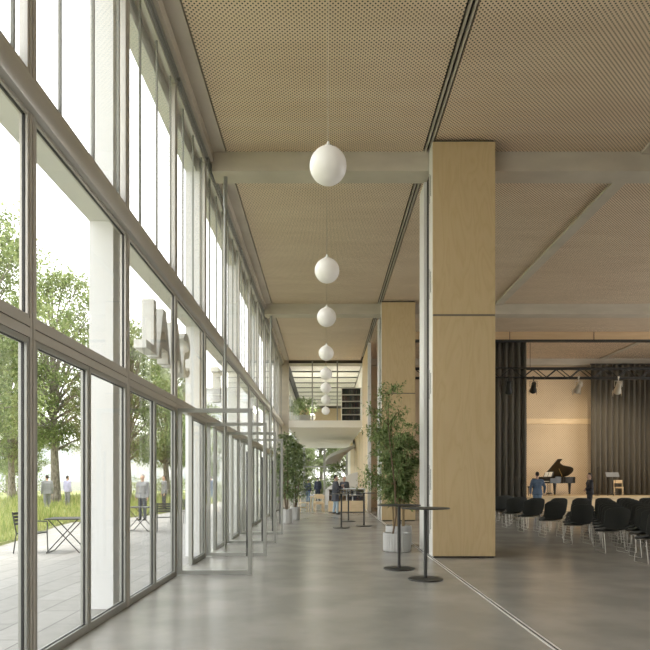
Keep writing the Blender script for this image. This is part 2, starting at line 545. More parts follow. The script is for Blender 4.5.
# ------------------------------------------------------------------ glass facade, bay by bay
ORD = ['first', 'second', 'third', 'fourth', 'fifth', 'sixth', 'seventh', 'eighth', 'ninth', 'tenth', 'eleventh', 'twelfth', 'thirteenth', 'fourteenth', 'fifteenth', 'sixteenth', 'seventeenth', 'eighteenth', 'nineteenth', 'twentieth']
XO = XF - 0.085
ZT0, ZT1, ZT2 = 2.715, 2.80, 2.87     # door head profile / groove / sill of the middle light
ZR0, ZR1 = 4.56, 4.83                  # steel rail
ZU0, ZU1, ZU2 = 4.87, 7.98, 8.13       # top lights

def ring(mb, y0, y1, z0, z1, w, x0=XO + 0.01, x1=XF - 0.006, wb=None):
    wb = w if wb is None else wb
    mb.box(x0, x1, y0, y0 + w, z0, z1)
    mb.box(x0, x1, y1 - w, y1, z0, z1)
    mb.box(x0, x1, y0 + w, y1 - w, z0, z0 + wb)
    mb.box(x0, x1, y0 + w, y1 - w, z1 - w, z1)

def pane(mb, y0, y1, z0, z1, x=XF - 0.040):
    mb.box(x - 0.006, x + 0.006, y0, y1, z0, z1)

def facade_bay(k, y0, y1, leaf_open):
    if y0 < 0:
        where = 'beside and behind the camera'
    else:
        where = 'from the camera'
    lab = 'facade window bay, %s glazed bay %s%s' % (ORD[k], 'counted from the rear end', ', with the opened door leaf' if leaf_open else '')
    w = thing('window_%d' % (k + 1), lab, 'window', (0, 0, 0), kind='structure')
    mu = MB()
    mu.box(XO, XF, y0 - 0.045, y0 - 0.007, 0, ZU2)
    mu.box(XO, XF, y0 + 0.007, y0 + 0.045, 0, ZU2)
    mu.build('mullion', M['frame'], w)
    MB().box(XO + 0.01, XF - 0.03, y0 - 0.007, y0 + 0.007, 0, ZU2).build('seam', M['gasket'], w)
    a, b = y0 + 0.047, y1 - 0.047
    mid = (y0 + y1) / 2
    tr = MB().box(XO, XF, a, b, ZT0, ZT1 - 0.006).box(XO, XF, a, b, ZT1 + 0.006, ZT2).box(XO, XF - 0.02, a, b, ZT1 - 0.006, ZT1 + 0.006)
    tr.build('transom', M['frame'], w)
    # lower lights
    if leaf_open:
        spans = [(mid + 0.03, b)]
    else:
        spans = [(a, mid - 0.006), (mid + 0.006, b)]
    fr = MB(); gl = MB(); gk = MB()
    for (s, e) in spans:
        ring(fr, s, e, 0.0, ZT0 - 0.004, 0.044, wb=0.08)
        ring(gk, s + 0.044, e - 0.044, 0.08, ZT0 - 0.048, 0.006, XF - 0.05, XF - 0.030)
        pane(gl, s + 0.046, e - 0.046, 0.082, ZT0 - 0.05)
    if leaf_open:
        fr.box(XO + 0.01, XF - 0.012, mid - 0.03, mid + 0.028, 0, ZT0)
    fr.build('lower_frame', M['doorframe'], w)
    gk.build('lower_gasket', M['gasket'], w)
    gl.build('lower_pane', M['glass'], w)
    # middle light
    fr = MB(); ring(fr, a, b, ZT2, ZR0 - 0.004, 0.03); fr.build('middle_frame', M['frame'], w)
    gk = MB(); ring(gk, a + 0.03, b - 0.03, ZT2 + 0.03, ZR0 - 0.034, 0.007, XF - 0.05, XF - 0.028); gk.build('middle_gasket', M['gasket'], w)
    gl = MB(); pane(gl, a + 0.034, b - 0.034, ZT2 + 0.034, ZR0 - 0.038); gl.build('middle_pane', M['glass'], w)
    # top light with slim glazing bars
    fr = MB(); ring(fr, a, b, ZU0, ZU1, 0.03); fr.box(XO, XF, a, b, ZR1, ZU0)
    fr.build('top_frame', M['frame'], w)
    fr = MB().box(XO, XF + 0.02, a, b, ZU1 + 0.004, ZU1 + 0.066).box(XO, XF + 0.045, a, b, ZU1 + 0.08, ZU2)
    fr.build('head_frame', M['doorframe'], w)
    gl = MB(); pane(gl, a + 0.031, b - 0.031, ZU0 + 0.031, ZU1 - 0.031); gl.build('top_pane', M['glass'], w)
    for t in (0.25, 0.58, 0.90):
        yy = y0 + t * MOD
        MB().box(XF - 0.055, XF - 0.028, yy - 0.013, yy + 0.013, ZU0 + 0.03, ZU1 - 0.03).build('glazing_bar', M['bar'], w)
    return w

def door_leaf(n, y, lab):
    """glazed door leaf swung inward at right angles to the facade; hinged on the mullion at y"""
    r = thing('door_%d' % n, lab, 'door', (XF + 0.015, y, 0), kind='structure')
    W, T = 1.21, 0.062
    f = MB()
    f.rbox(0.0, 0.068, -T / 2, T / 2, 0.015, ZT0, 0.006).rbox(W - 0.068, W, -T / 2, T / 2, 0.015, ZT0, 0.006)
    f.rbox(0.066, W - 0.066, -T / 2, T / 2, 0.015, 0.085, 0.006).rbox(0.066, W - 0.066, -T / 2, T / 2, ZT0 - 0.068, ZT0, 0.006)
    f.build('frame', M['doorframe'], r)
    MB().box(0.066, W - 0.066, -0.008, 0.008, 0.083, ZT0 - 0.066).build('pane', M['glass'], r)
    h = MB().tube([(W - 0.095, T / 2 + 0.05, 0.30), (W - 0.095, T / 2 + 0.05, 2.02)], 0.019, 10)
    for z in (0.42, 1.90):
        h.tube([(W - 0.095, T / 2 + 0.05, z), (W - 0.06, T / 2 - 0.004, z)], 0.010, 8)
    h.build('handle', M['metal_dark'], r, True)
    hg = MB()
    for z in (0.25, 1.35, 2.45):
        hg.tube([(-0.004, -T / 2 - 0.008, z - 0.06), (-0.004, -T / 2 - 0.008, z + 0.06)], 0.011, 8)
    hg.build('hinge', M['frame'], r, True)
    return r

bays = []
k = 0
y = Y_A - 4 * MOD
while y < YE - 0.5:
    y1 = min(y + MOD, YE)
    idx = round((y - Y_A) / MOD)
    opened = idx in (2, 3, 4, 5)
    facade_bay(k, y, y1, opened)
    k += 1
    y += MOD
for n, idx in enumerate((2, 3, 4, 5)):
    door_leaf(n + 1, Y_A + idx * MOD + 0.02, 'open glazed door leaf with pale metal frame, ' + ['nearest of the four open leaves', 'second open leaf from the front', 'third open leaf from the front', 'open leaf nearest the potted plants'][n])
struct('trim_facade_rail', MB().rbox(XO - 0.01, XF + 0.06, -5.0, YE - 0.05, ZR0, ZR1, 0.066), M['rail'], 'long rounded steel rail running along the glass facade', 'rail', True)
# concrete mullion where the facade meets the gallery
struct('pillar', MB().box(-2.62, -2.06, YE, YE + 0.5, 0, ZC + 0.1), M['concrete'], 'plain concrete pillar at the far end of the facade', 'pillar')

# exterior frame: square white columns and two beams
for i, yc in enumerate((2.0, 7.25, 12.25, 17.6, 22.8, 28.0, 33.2)):
    lab = ['white square column outside the glass beside the camera', 'white square column outside the glass, nearest in view', 'white square column outside the first open door',
           'third white square column outside along the facade', 'fourth white square column outside along the facade', 'fifth white square column outside along the facade', 'last white square column outside by the gallery'][i]
    struct('column', MB().box(-2.85, -2.56, yc, yc + 0.25, -0.01, 8.3), M['white'], lab, 'column')
struct('beam_outside', MB().box(-2.85, -2.585, -6, 34, 4.68, 5.05), M['white'], 'white outside beam behind the steel rail', 'beam')
struct('beam_outside', MB().box(-2.85, -2.625, -6, 34, 7.85, 8.9), M['white'], 'white outside beam above the top windows', 'beam')

# ------------------------------------------------------------------ slim steel posts inside the facade
for yy, lab in ((1.95, 'slim pale steel post rising to the nearest cross beam'), (12.66, 'slim pale steel post between the first two open door leaves'), (23.36, 'slim pale steel post under the farther cross beam')):
    p = MB().tube([(-2.1, yy, 0), (-2.1, yy, ZB)], 0.030, 14)
    s = tag(p.build('post', M['doorframe'], None, True), lab, 'post', kind='structure')
    MB().tube([(-2.1, yy, ZB - 0.62), (-2.1, yy, ZB)], 0.044, 14).build('collar', M['doorframe'], s, True)
    MB().tube([(-2.1, yy, 0.0), (-2.1, yy, 0.02)], 0.06, 14).build('foot_plate', M['doorframe'], s, True)

# ------------------------------------------------------------------ wood pillars made of parked partition panels
def pillar(y0, w, lab):
    r = thing('pillar', lab, 'pillar', (XG + 0.027, y0, 0), kind='structure')
    zs = 4.83
    MB().box(0.03, w - 0.02, 0.04, 0.455, 0.0, ZC - 0.02).box(0.03, w - 0.02, 0.455, 1.50, 0.0, ZB - 0.02).build('core', M['dark_joint'], r)
    MB().rbox(0, w, 0.0, 0.05, 0.035, zs - 0.02, 0.003).box(w - 0.02, w, 0.05, 1.5, 0.06, zs - 0.02).build('lower_panel', M['ply'], r)
    MB().rbox(0, w, 0.0, 0.05, zs + 0.02, ZC - 0.06, 0.003).box(w - 0.02, w, 0.05, 1.5, zs + 0.02, ZB - 0.03).build('upper_panel', M['ply'], r)
    MB().box(0.004, 0.04, 0.002, 0.046, zs - 0.022, zs + 0.022).box(0.04, w - 0.004, 0.006, 0.046, zs - 0.022, zs + 0.022).build('joint_strip', M['metal_brown'], r)
    MB().box(-0.005, 0.028, 0.052, 0.42, 0.02, ZC - 0.05).build('side_profile', M['strip'], r)
    MB().box(-0.03, 0.028, 0.88, 1.5, 0.02, ZB - 0.02).build('side_profile', M['strip'], r)
    for z in (0.55, 1.35, 3.3, 5.35, 7.3):
        MB().box(-0.009, -0.004, 0.20, 0.235, z, z + 0.42).build('latch_slot', M['gasket'], r)
        MB().box(-0.009, -0.004, 0.33, 0.345, z - 0.1, z + 0.5).build('latch_slot', M['gasket'], r)
    return r
pillar(11.93, 1.24, 'tall plywood clad pillar standing by the two nearest high tables')
pillar(22.70, 1.27, 'plywood clad pillar standing behind the bamboo planter')

# closed wood partition at the far end
r = thing('wall_partition', 'closed wood panel partition along the far right of the foyer', 'wall', (0, 0, 0), kind='structure')
MB().box(XG, XG + 0.14, 29.75, YE, 0.03, ZC - 0.02).build('panel', M['lightwood'], r)
MB().box(XG, XG + 0.14, YE, 50.0, 0.03, 4.50).build('panel', M['lightwood'], r)
MB().box(XG - 0.012, XG + 0.15, 29.55, 29.75, 0.0, ZC - 0.02).build('end_profile', M['strip'], r)
g = MB()
for yy in (31.7, 34.2, 37, 40, 43):
    g.box(XG - 0.003, XG + 0.01, yy - 0.012, yy + 0.012, 0.03, 4.5)
g.build('joint', M['dark_joint'], r)

# ------------------------------------------------------------------ gallery and end of the foyer
g = MB().box(-2.06, XG - 0.003, YE, 56, 4.53, 4.93)
struct('floor_gallery', g, M['plaster'], 'pale gallery slab over the far end of the foyer', 'gallery')
struct('ceiling_gallery', MB().box(-2.3, XG + 0.3, YE + 0.1, 56, 8.20, 8.33), M['metal_dark'], 'slab above the gallery fins, coloured dark for the shade in the gaps', 'ceiling')  # near-black colour stands for the shade between the fins
for i in range(9):
    yy = YE - 0.12 + i * 2.1
    struct('ceiling_fin', MB().box(-2.0, 2.05, yy + 0.34, yy + 1.94, 8.06, 8.085), M['plaster'], 'broad white ceiling fin over the gallery, %s from the front edge' % ORD[i], 'ceiling fin')
struct('trim_gallery_head', MB().box(-2.05, XG - 0.005, YE + 0.155, YE + 0.20, 8.03, 8.335), M['plaster'], 'white head board over the gallery glass screen', 'trim')
struct('wall_gallery_right', MB().box(XG, XG + 0.2, YE, 56, 4.93, 8.3), M['plaster'], 'white right wall of the gallery', 'wall')
struct('wall_gallery_left', MB().box(-2.62, -2.42, YE + 0.5, 56, 7.6, 8.3).box(-2.62, -2.42, YE + 0.5, 35.4, 4.93, 7.6), M['plaster'], 'white left wall of the gallery above its added window band', 'wall')
w = thing('window_gallery_added', 'window band added along the left side to brighten the gallery', 'window', (0, 0, 0), kind='structure')  # glazing added to let more light into the gallery
f = MB()
for yy in (37.9, 40.4, 42.9, 45.4, 47.9, 50.4, 52.9, 55.6):
    f.box(-2.55, -2.44, yy, yy + 0.08, 4.93, 7.6)
f.build('frame', M['doorframe'], w)
MB().box(-2.50, -2.488, 35.4, 56, 4.93, 7.6).build('pane', M['glass'], w)
r = thing('wall_gallery_end', 'wood panelled wall closing the gallery', 'wall', (0, 0, 0), kind='structure')
MB().box(-2.42, XG, 55.7, 56, 6.9, 8.2).build('upper_panel', M['lightwood'], r)
MB().box(-2.42, -2.2, 55.7, 56, 4.93, 6.9).build('side_panel', M['lightwood'], r)
MB().box(1.6, XG, 55.7, 56, 4.93, 6.9).build('side_panel', M['lightwood'], r)
# glass screen at the gallery edge
w = thing('window_gallery', 'floor to ceiling glass screen with slim posts at the gallery edge', 'window', (0, 0, 0), kind='structure')
for x in (-0.72, 0.70):
    MB().box(x - 0.035, x + 0.035, YE + 0.05, YE + 0.13, 4.93, ZC - 0.02).build('frame_post', M['doorframe'], w)
for x0, x1 in ((-2.05, -0.76), (-0.68, 0.66), (0.74, 2.1)):
    MB().box(x0, x1, YE + 0.085, YE + 0.095, 4.95, ZC - 0.03).build('pane', M['glass_clear'], w)
MB().box(-2.05, XG, YE + 0.03, YE + 0.15, ZC - 0.035, ZC + 0.01).build('head_frame', M['metal_brown'], w)
# end window on the garden
w = thing('window_garden', 'tall garden window at the far end under the gallery', 'window', (0, 0, 0), kind='structure')
f = MB()
for x in (-1.95, -0.05, 2.05):
    f.box(x - 0.11, x + 0.11, 55.85, 56.1, 0, 4.53)
f.box(-2.05, 2.1, 55.9, 56.05, 2.72, 2.86).box(-2.05, 2.1, 55.9, 56.05, 0, 0.08)
f.build('frame', M['doorframe'], w)
for x0, x1 in ((-1.84, -0.16), (0.06, 1.94)):
    MB().box(x0, x1, 55.96, 55.972, 0.08, 2.72).box(x0, x1, 55.96, 55.972, 2.86, 4.5).build('pane', M['glass'], w)
w = thing('window_side', 'glazed side wall left under the gallery', 'window', (0, 0, 0), kind='structure')
f = MB()
for yy in (37.5, 41, 44.5, 48, 51.5, 55.4):
    f.box(-2.5, -2.4, yy, yy + 0.1, 0, 4.5)
f.build('frame', M['doorframe'], w)
MB().box(-2.46, -2.448, 34.5, 56, 0.0, 4.5).build('pane', M['glass'], w)
struct('wall_far_right', MB().box(XG, XG + 0.2, 50.0, 56, 0, 4.53), M['plaster'], 'pale wall right of the garden window', 'wall')

# spiral ramp under the gallery: curved soffit and white balustrade
pts = []
N = 22
def arc(t):
    a = R(190 - 175 * t)
    return (1.75 + 1.72 * math.cos(a), 45.2 - 4.2 * math.sin(a), 2.75 + 1.55 * t)
vs = []; fs = []
for i in range(N + 1):
    t = i / N
    x, yy, z = arc(t)
    ix, iy = 1.75 + (x - 1.75) * 0.35, 45.2 + (yy - 45.2) * 0.35
    vs += [(x, yy, z), (ix, iy, z), (ix, iy, z + 0.22), (x, yy, z + 0.22)]
for i in range(N):
    a = 4 * i; b = a + 4
    fs += [(a, b, b + 1, a + 1), (a + 1, b + 1, b + 2, a + 2), (a + 2, b + 2, b + 3, a + 3), (a + 3, b + 3, b, a)]
fs += [(0, 1, 2, 3), (4 * N, 4 * N + 3, 4 * N + 2, 4 * N + 1)]
for i, (x, yy, z) in enumerate(vs):
    vs[i] = (min(x, XG - 0.04), yy, min(z, 4.5))
struct('stair_spiral', MB().add(vs, fs), M['stair_grey'], 'curved underside of the spiral stair below the gallery', 'stair')
poly = [(0.02, 0.0), (2.05, 0.0), (2.05, 2.05), (1.75, 2.0), (0.95, 1.62), (0.35, 1.2), (0.02, 0.95)]
struct('stair_balustrade', MB().prism(poly, lambda p: (p[0], 37.5, p[1]), lambda p: (p[0], 37.62, p[1])), M['white'], 'white sloping stair balustrade behind the reception counter', 'balustrade')

# ------------------------------------------------------------------ hall: lintel, stage, back wall
struct('wall_back', MB().box(XG + 0.2, 22, 34.0, 34.25, 0, ZC + 0.05), M['backwall'], 'perforated wood rear wall of the stage', 'wall')
struct('trim_wall_rail', MB().rbox(9.0, 15.2, 33.93, 33.998, 4.72, 5.02, 0.01), M['lightwood'], 'pale horizontal rail across the stage rear wall', 'trim')
struct('beam', MB().box(XG + 0.2, 22, 33.55, 33.95, 7.98, ZC + 0.05), M['concrete'], 'grey beam above the stage rear wall', 'beam')
r = thing('wall_lintel', 'wood lintel over the stage opening with a dark lower edge', 'wall', (0, 0, 0), kind='structure')
MB().box(XG + 0.3, 22, 27.45, 27.7, 7.98, ZC - 0.002).build('panel', M['wood_lintel'], r)
MB().box(XG + 0.3, 22, 27.44, 27.71, 7.90, 7.978).build('edge_strip', M['gasket'], r)
for x in (8.45, 12.3, 16.1, 20.0):
    MB().box(x - 0.012, x + 0.012, 27.435, 27.449, 7.98, 8.34).build('joint', M['dark_joint'], r)
r = thing('stage', 'low pale wood stage at the far end of the hall', 'stage', (0, 0, 0), kind='structure')
MB().box(9.5, 21.95, 30.0, 33.99, 0.66, 0.72).build('deck', M['lightwood'], r)
MB().box(9.55, 21.95, 30.05, 33.98, 0, 0.66).build('front_panel', M['lightwood'], r)

def curtain(x0, x1, yc, z0, z1, lab, amp=0.10, pitch=0.30):
    n = int((x1 - x0) / pitch * 10)
    rnd = random.Random(int(x0 * 10))
    ph = 0.0
    vs = []; fs = []
    for i in range(n + 1):
        t = i / n
        ph += 2 * PI / 10 * rnd.uniform(0.75, 1.25)
        yy = yc + amp * math.sin(ph) + 0.02 * rnd.uniform(-1, 1)
        x = x0 + (x1 - x0) * t
        vs += [(x, yy, z0), (x + rnd.uniform(-.01, .01), yc + (yy - yc) * 0.9, (z0 + z1) / 2), (x, yc + (yy - yc) * 0.75, z1)]
    for i in range(n):
        a = 3 * i; b = a + 3
        fs += [(a, b, b + 1, a + 1), (a + 1, b + 1, b + 2, a + 2)]
    o = MB().add(vs, fs).build('curtain', M['curtain'], None, True)
    md = o.modifiers.new('thickness', 'SOLIDIFY'); md.thickness = 0.012
    tag(o, lab, 'curtain')
    md = MB().rbox(x0 - 0.05, x1 + 0.05, yc - 0.03, yc + 0.03, z1, z1 + 0.05, 0.005).build('curtain_track', M['gasket'], o)
    return o
curtain(7.35, 9.42, 28.15, 0.02, ZC - 0.06, 'dark pleated stage curtain left of the piano, hanging to the hall floor')
curtain(14.72, 21.6, 33.2, 0.73, ZC - 0.40, 'wide dark pleated curtain behind the wooden chair on the stage')

# lighting truss
r = thing('lighting_truss', 'black lattice lighting truss spanning in front of the stage', 'truss', (2.6, 27.9, 6.32))
L = 19.3; H = 0.44; D = 0.36
for (yy, z) in ((0, 0), (0, H), (D, 0), (D, H)):
    MB().tube([(0, yy, z), (L, yy, z)], 0.034, 8).build('chord', M['truss'], r, True)
n = int(L / 0.55)
for j in range(2):
    b = MB()
    for i in range(n):
        x0 = L * i / n; x1 = L * (i + 1) / n
        za, zb = (0, H) if i % 2 == 0 else (H, 0)
        b.tube([(x0, j * D, za), (x1, j * D, zb)], 0.020, 6)
    b.build('lattice', M['truss'], r, True)
for i in range(0, n + 1, 2):
    x0 = L * i / n
    for z in (0, H):
        MB().tube([(x0, 0, z), (x0, D, z)], 0.014, 6).build('cross_brace', M['truss'], r, True)
for x in (1.0, 7.0, 13.0, 19.0):
    MB().tube([(x, D / 2, H), (x, D / 2, ZC - 6.325)], 0.010, 6).build('suspension_rod', M['truss'], r, True)

def spotlight(x, lab, m, aim, watts, size=1.2, warm=(1.0, 0.80, 0.52), spread=48):
    z = 6.26; y0 = 27.85
    r = thing('stage_spotlight', lab, 'spotlight', (x, y0, z), group='spotlights on the truss')
    d = (Vector(aim) - Vector((x, y0, z - 0.38))).normalized()
    c = Vector((0, 0, -0.38))
    q = d.to_track_quat('Z', 'Y').to_matrix().to_4x4()
    T = Matrix.Translation(c) @ q
    s = size
    prof = [(0.05 * s, -0.24 * s), (0.085 * s, -0.22 * s), (0.095 * s, -0.05 * s), (0.10 * s, 0.10 * s), (0.13 * s, 0.20 * s), (0.13 * s, 0.28 * s), (0.115 * s, 0.28 * s), (0.105 * s, 0.20 * s)]
    b = MB().lathe(prof, 18)
    b.v = [tuple(T @ Vector(p)) for p in b.v]
    b.build('housing', m, r, True)
    ln = MB().lathe([(0.001, 0.195 * s), (0.104 * s, 0.195 * s), (0.104 * s, 0.205 * s), (0.001, 0.212 * s)], 18)
    ln.v = [tuple(T @ Vector(p)) for p in ln.v]
    ln.build('lens', M['lens'], r)
    yk = MB().tube([c + Vector((-0.14 * s, 0, 0)), Vector((-0.14 * s, 0, -0.12)), Vector((0.14 * s, 0, -0.12)), c + Vector((0.14 * s, 0, 0))], 0.014, 8)
    yk.build('yoke', m, r, True)
    MB().tube([(0, 0, -0.12), (0, 0, 0.10)], 0.022, 8).rbox(-0.035, 0.035, -0.03, 0.09, 0.02, 0.11, 0.006).build('clamp', m, r, True)
    for sx in (-1, 1):
        k = MB().box(sx * 0.14 * s - 0.004, sx * 0.14 * s + 0.004, -0.11 * s, 0.11 * s, 0.27 * s, 0.42 * s)
        k.v = [tuple(T @ Vector(p)) for p in k.v]
        k.build('barn_door', m, r)
    if watts:
        l = bpy.data.lights.new('lamp', 'SPOT')
        l.energy = watts; l.color = warm; l.spot_size = R(spread); l.spot_blend = 0.6; l.shadow_soft_size = 0.09
        lo = bpy.data.objects.new('lamp', l); COL.objects.link(lo); lo.parent = r
        lo.location = c + d * (0.45 * s)
        lo.rotation_euler = (-d).to_track_quat('Z', 'Y').to_euler()
    return r
spotlight(8.53, 'black spotlight hanging in front of the left curtain', M['spot_black'], (9.9, 32.5, 0.7), 0)
spotlight(9.68, 'black tilted spotlight just right of the left curtain edge', M['spot_black'], (11.2, 34, 2.6), 150, 1.2, (1.0, 0.84, 0.62), 110)
spotlight(11.78, 'pale spotlight hanging in front of the perforated wall', M['spot_silver'], (12.4, 34, 2.6), 150, 1.2, (1.0, 0.84, 0.62), 110)
spotlight(13.62, 'bright silver spotlight tilted towards the wide curtain', M['spot_silver'], (15.2, 33.2, 2.2), 260, 1.3, (1.0, 0.84, 0.62), 90)
# ------------------------------------------------------------------ pendant globes
def pendant():
    r = thing('pendant_globe', '', 'pendant lamp', (0, 0, 0), group='white globe pendants hanging in a row')
    RR = 0.194
    MB().sphere((0, 0, 0), RR, 32, 20).build('globe', M['globe'], r, True)
    MB().lathe([(0.045, RR - 0.006), (0.045, RR + 0.012), (0.02, RR + 0.022), (0.012, RR + 0.06), (0.004, RR + 0.065)], 16).build('cap', M['strip'], r, True)
    return r
GY = [6.3, 9.45, 12.15, 15.6, 18.65, 21.5, 24.7, 28.6]
GN = ['largest and nearest white globe pendant', 'second white globe pendant from the front', 'third white globe pendant from the front', 'fourth white globe pendant from the front',
      'fifth white globe pendant, highest of those seen before the gallery', 'sixth white globe pendant, below the middle of the row', 'seventh white globe pendant, last but one in the row', 'farthest and lowest looking white globe pendant']
p0 = pendant()
for i, yy in enumerate(GY):
    o = p0 if i == 0 else dup(p0, (0, 0, 0))
    o.location = (0.033, yy, 4.848)
    o['label'] = GN[i]
    top = ZC if abs(yy - 12.66) > 0.26 else ZB
    MB().tube([(0, 0, 0.255), (0, 0, top - 4.848)], 0.0028, 6).build('cord', M['cord'], o)

# ------------------------------------------------------------------ high tables
def high_table(loc, lab, Rt=0.38, Rb=0.27, h=1.12):
    r = thing('high_table', lab, 'high table', (*loc, 0), group='round dark high tables')
    MB().lathe([(0.001, h - 0.018), (Rt - 0.012, h - 0.018), (Rt, h - 0.010), (Rt, h - 0.003), (Rt - 0.003, h), (0.001, h)], 48).build('table_top', M['metal_dark'], r, True)
    MB().lathe([(0.028, 0.03), (0.028, h - 0.04), (0.07, h - 0.022), (0.07, h - 0.018)], 20).build('column', M['metal_dark'], r, True)
    MB().lathe([(0.001, 0.0), (Rb, 0.0), (Rb, 0.016), (Rb - 0.006, 0.022), (0.05, 0.032), (0.001, 0.033)], 48).build('base', M['metal_dark'], r, True)
    return r
high_table((1.565, 9.35), 'round dark high table closest to the large wood pillar')
high_table((1.29, 10.45), 'round dark high table in front of the ribbed planter')
high_table((1.31, 20.2), 'round dark high table beside the second wood pillar')
high_table((0.53, 19.4), 'round dark high table in front of the man with the phone')
high_table((0.88, 22.5), 'round dark high table nearest the reception counter')

# ------------------------------------------------------------------ planters and indoor plants
def planter(loc, lab, rad, h, ribs=28):
    r = thing('planter', lab, 'planter', (*loc, 0), group='pale ribbed planters')
    MB().lathe([(rad * 0.93, 0.0), (rad * 0.97, 0.012), (rad, 0.03), (rad, h - 0.02), (rad - 0.006, h), (rad - 0.03, h), (rad - 0.032, h - 0.09), (0.001, h - 0.09)], 112, (0, 0, 0), ribs, 0.045).build('pot', M['pot'], r)
    MB().lathe([(rad - 0.045, h - 0.088), (rad - 0.045, h - 0.055), (0.001, h - 0.045)], 24).build('soil', M['soil'], r, True)
    return r

def leaf(mb, p, d, ln, wd, rnd, droop=0.25):
    """one pointed folded leaf"""
    d = d.normalized()
    s = d.cross(Vector((rnd.uniform(-.4, .4), rnd.uniform(-.4, .4), 1)))
    if s.length < 1e-3:
        s = Vector((1, 0, 0))
    s.normalize()
    n = s.cross(d)
    m = p + d * ln * 0.45
    e = p + d * ln - Vector((0, 0, droop * ln))
    k = len(mb.v)
    mb.v += [tuple(p), tuple(m + s * wd - n * wd * 0.3), tuple(e), tuple(m - s * wd - n * wd * 0.3)]
    mb.f += [(k, k + 1, k + 2), (k, k + 2, k + 3)]

def rvec(rnd, up=0.0):
    while True:
        v = Vector((rnd.uniform(-1, 1), rnd.uniform(-1, 1), rnd.uniform(-1, 1)))
        if 0.05 < v.length < 1:
            v.normalize()
            v.z += up
            return v

def bamboo(loc, z0, h, lab, seed, spread, n_st, n_tw, lean=(0, 0), cat='bamboo', lo=0.28, mleaf='leaf_plant', top_h=1.0):
    rnd = random.Random(seed)
    r = thing('potted_bamboo', lab, cat, (*loc, z0))
    lf = MB()
    for i in range(n_st):
        a = rnd.uniform(0, 2 * PI); rr = math.sqrt(rnd.random()) * 0.17
        bx, by = rr * math.cos(a), rr * math.sin(a)
        hh = h * rnd.uniform(0.62, 1.0) * top_h
        ox = math.cos(a) * spread * rnd.uniform(0.3, 1.0) + lean[0] * rnd.uniform(0.4, 1)
        oy = math.sin(a) * spread * rnd.uniform(0.3, 1.0) + lean[1]
        path = []
        for q in range(9):
            t = q / 8
            path.append(Vector((bx + ox * t ** 1.8, by + oy * t ** 1.8, hh * t - 0.12 * t ** 3)))
        MB().tube(path, [0.011 * (1 - 0.75 * q / 8) + 0.002 for q in range(9)], 6).build('cane', M['bamboo_stem'], r, True)
        for k in range(n_tw):
            t = rnd.uniform(lo, 1.0)
            f = t * 8; q = min(int(f), 7)
            p = path[q].lerp(path[q + 1], f - q)
            dr = rvec(rnd, 0.25); dr.z = abs(dr.z) * 0.6
            ln = rnd.uniform(0.15, 0.52) * (1.15 - 0.5 * t)
            for u in range(7):
                pp = p + dr * ln * (0.25 + u / 8)
                pp.z -= 0.10 * (u / 7) ** 2
                for _ in range(2):
                    leaf(lf, pp, dr + rvec(rnd) * 0.9, rnd.uniform(0.08, 0.15), rnd.uniform(0.014, 0.024), rnd)
    lf.build('foliage', M[mleaf], r, fix=False)
    return r

planter((1.57, 13.1), 'low ribbed planter behind the second high table, the nearer of two', 0.305, 0.40, 30)
planter((1.75, 14.25), 'taller plain planter holding the bamboo', 0.31, 0.47, 0)
bamboo((1.75, 14.25), 0.42, 2.75, 'tall leafy bamboo growing from the taller planter beside the large pillar', 11, 0.50, 21, 38, lean=(-0.02, 0.1))

def slender_tree(loc, z0, lab, seed):
    """slim tree with one leaning stem and a loose crown reaching left"""
    rnd = random.Random(seed)
    r = thing('potted_tree', lab, 'potted tree', (*loc, z0))
    path = [Vector((-0.02, 0, 0)), Vector((0.05, 0, 0.45)), Vector((0.02, 0, 1.1)), Vector((-0.06, 0, 1.8)), Vector((-0.12, 0, 2.4)), Vector((-0.10, 0, 3.05))]
    st = MB().tube(path, [0.022, 0.019, 0.016, 0.013, 0.009, 0.004], 8)
    lf = MB()
    br = [(2, (-0.62, 0.0, 0.28), 1.0), (3, (-0.45, 0.1, 0.45), 0.8), (3, (0.30, -0.1, 0.5), 0.6), (4, (-0.38, 0, 0.35), 0.7), (4, (0.32, 0.1, 0.38), 0.6), (4, (-0.1, -0.2, 0.5), 0.6), (2, (0.25, 0.2, 0.6), 0.5), (5, (0.2, 0, 0.2), 0.5), (5, (-0.2, 0, 0.12), 0.5), (2, (-0.72, 0.1, 0.05), 0.9)]
    for (i, d, w) in br:
        p = path[i]; d = Vector(d)
        pts = [p, p + d * 0.5 + Vector((0, 0, 0.05)), p + d]
        st.tube(pts, [0.008, 0.006, 0.003], 6)
        for k in range(int(62 * w)):
            t = rnd.uniform(0.3, 1.08)
            pp = p + d * t + rvec(rnd) * rnd.uniform(0, 0.16)
            dr = rvec(rnd, 0.1)
            for u in range(5):
                leaf(lf, pp + dr * 0.035 * u, dr + rvec(rnd) * 0.9, rnd.uniform(0.06, 0.11), rnd.uniform(0.012, 0.02), rnd)
    st.build('stem', M['stem'], r, True)
    lf.build('foliage', M['leaf_plant'], r, fix=False)
    return r
slender_tree((1.50, 13.1), 0.345, 'slender tree with a loose crown rising from the low ribbed planter', 5)

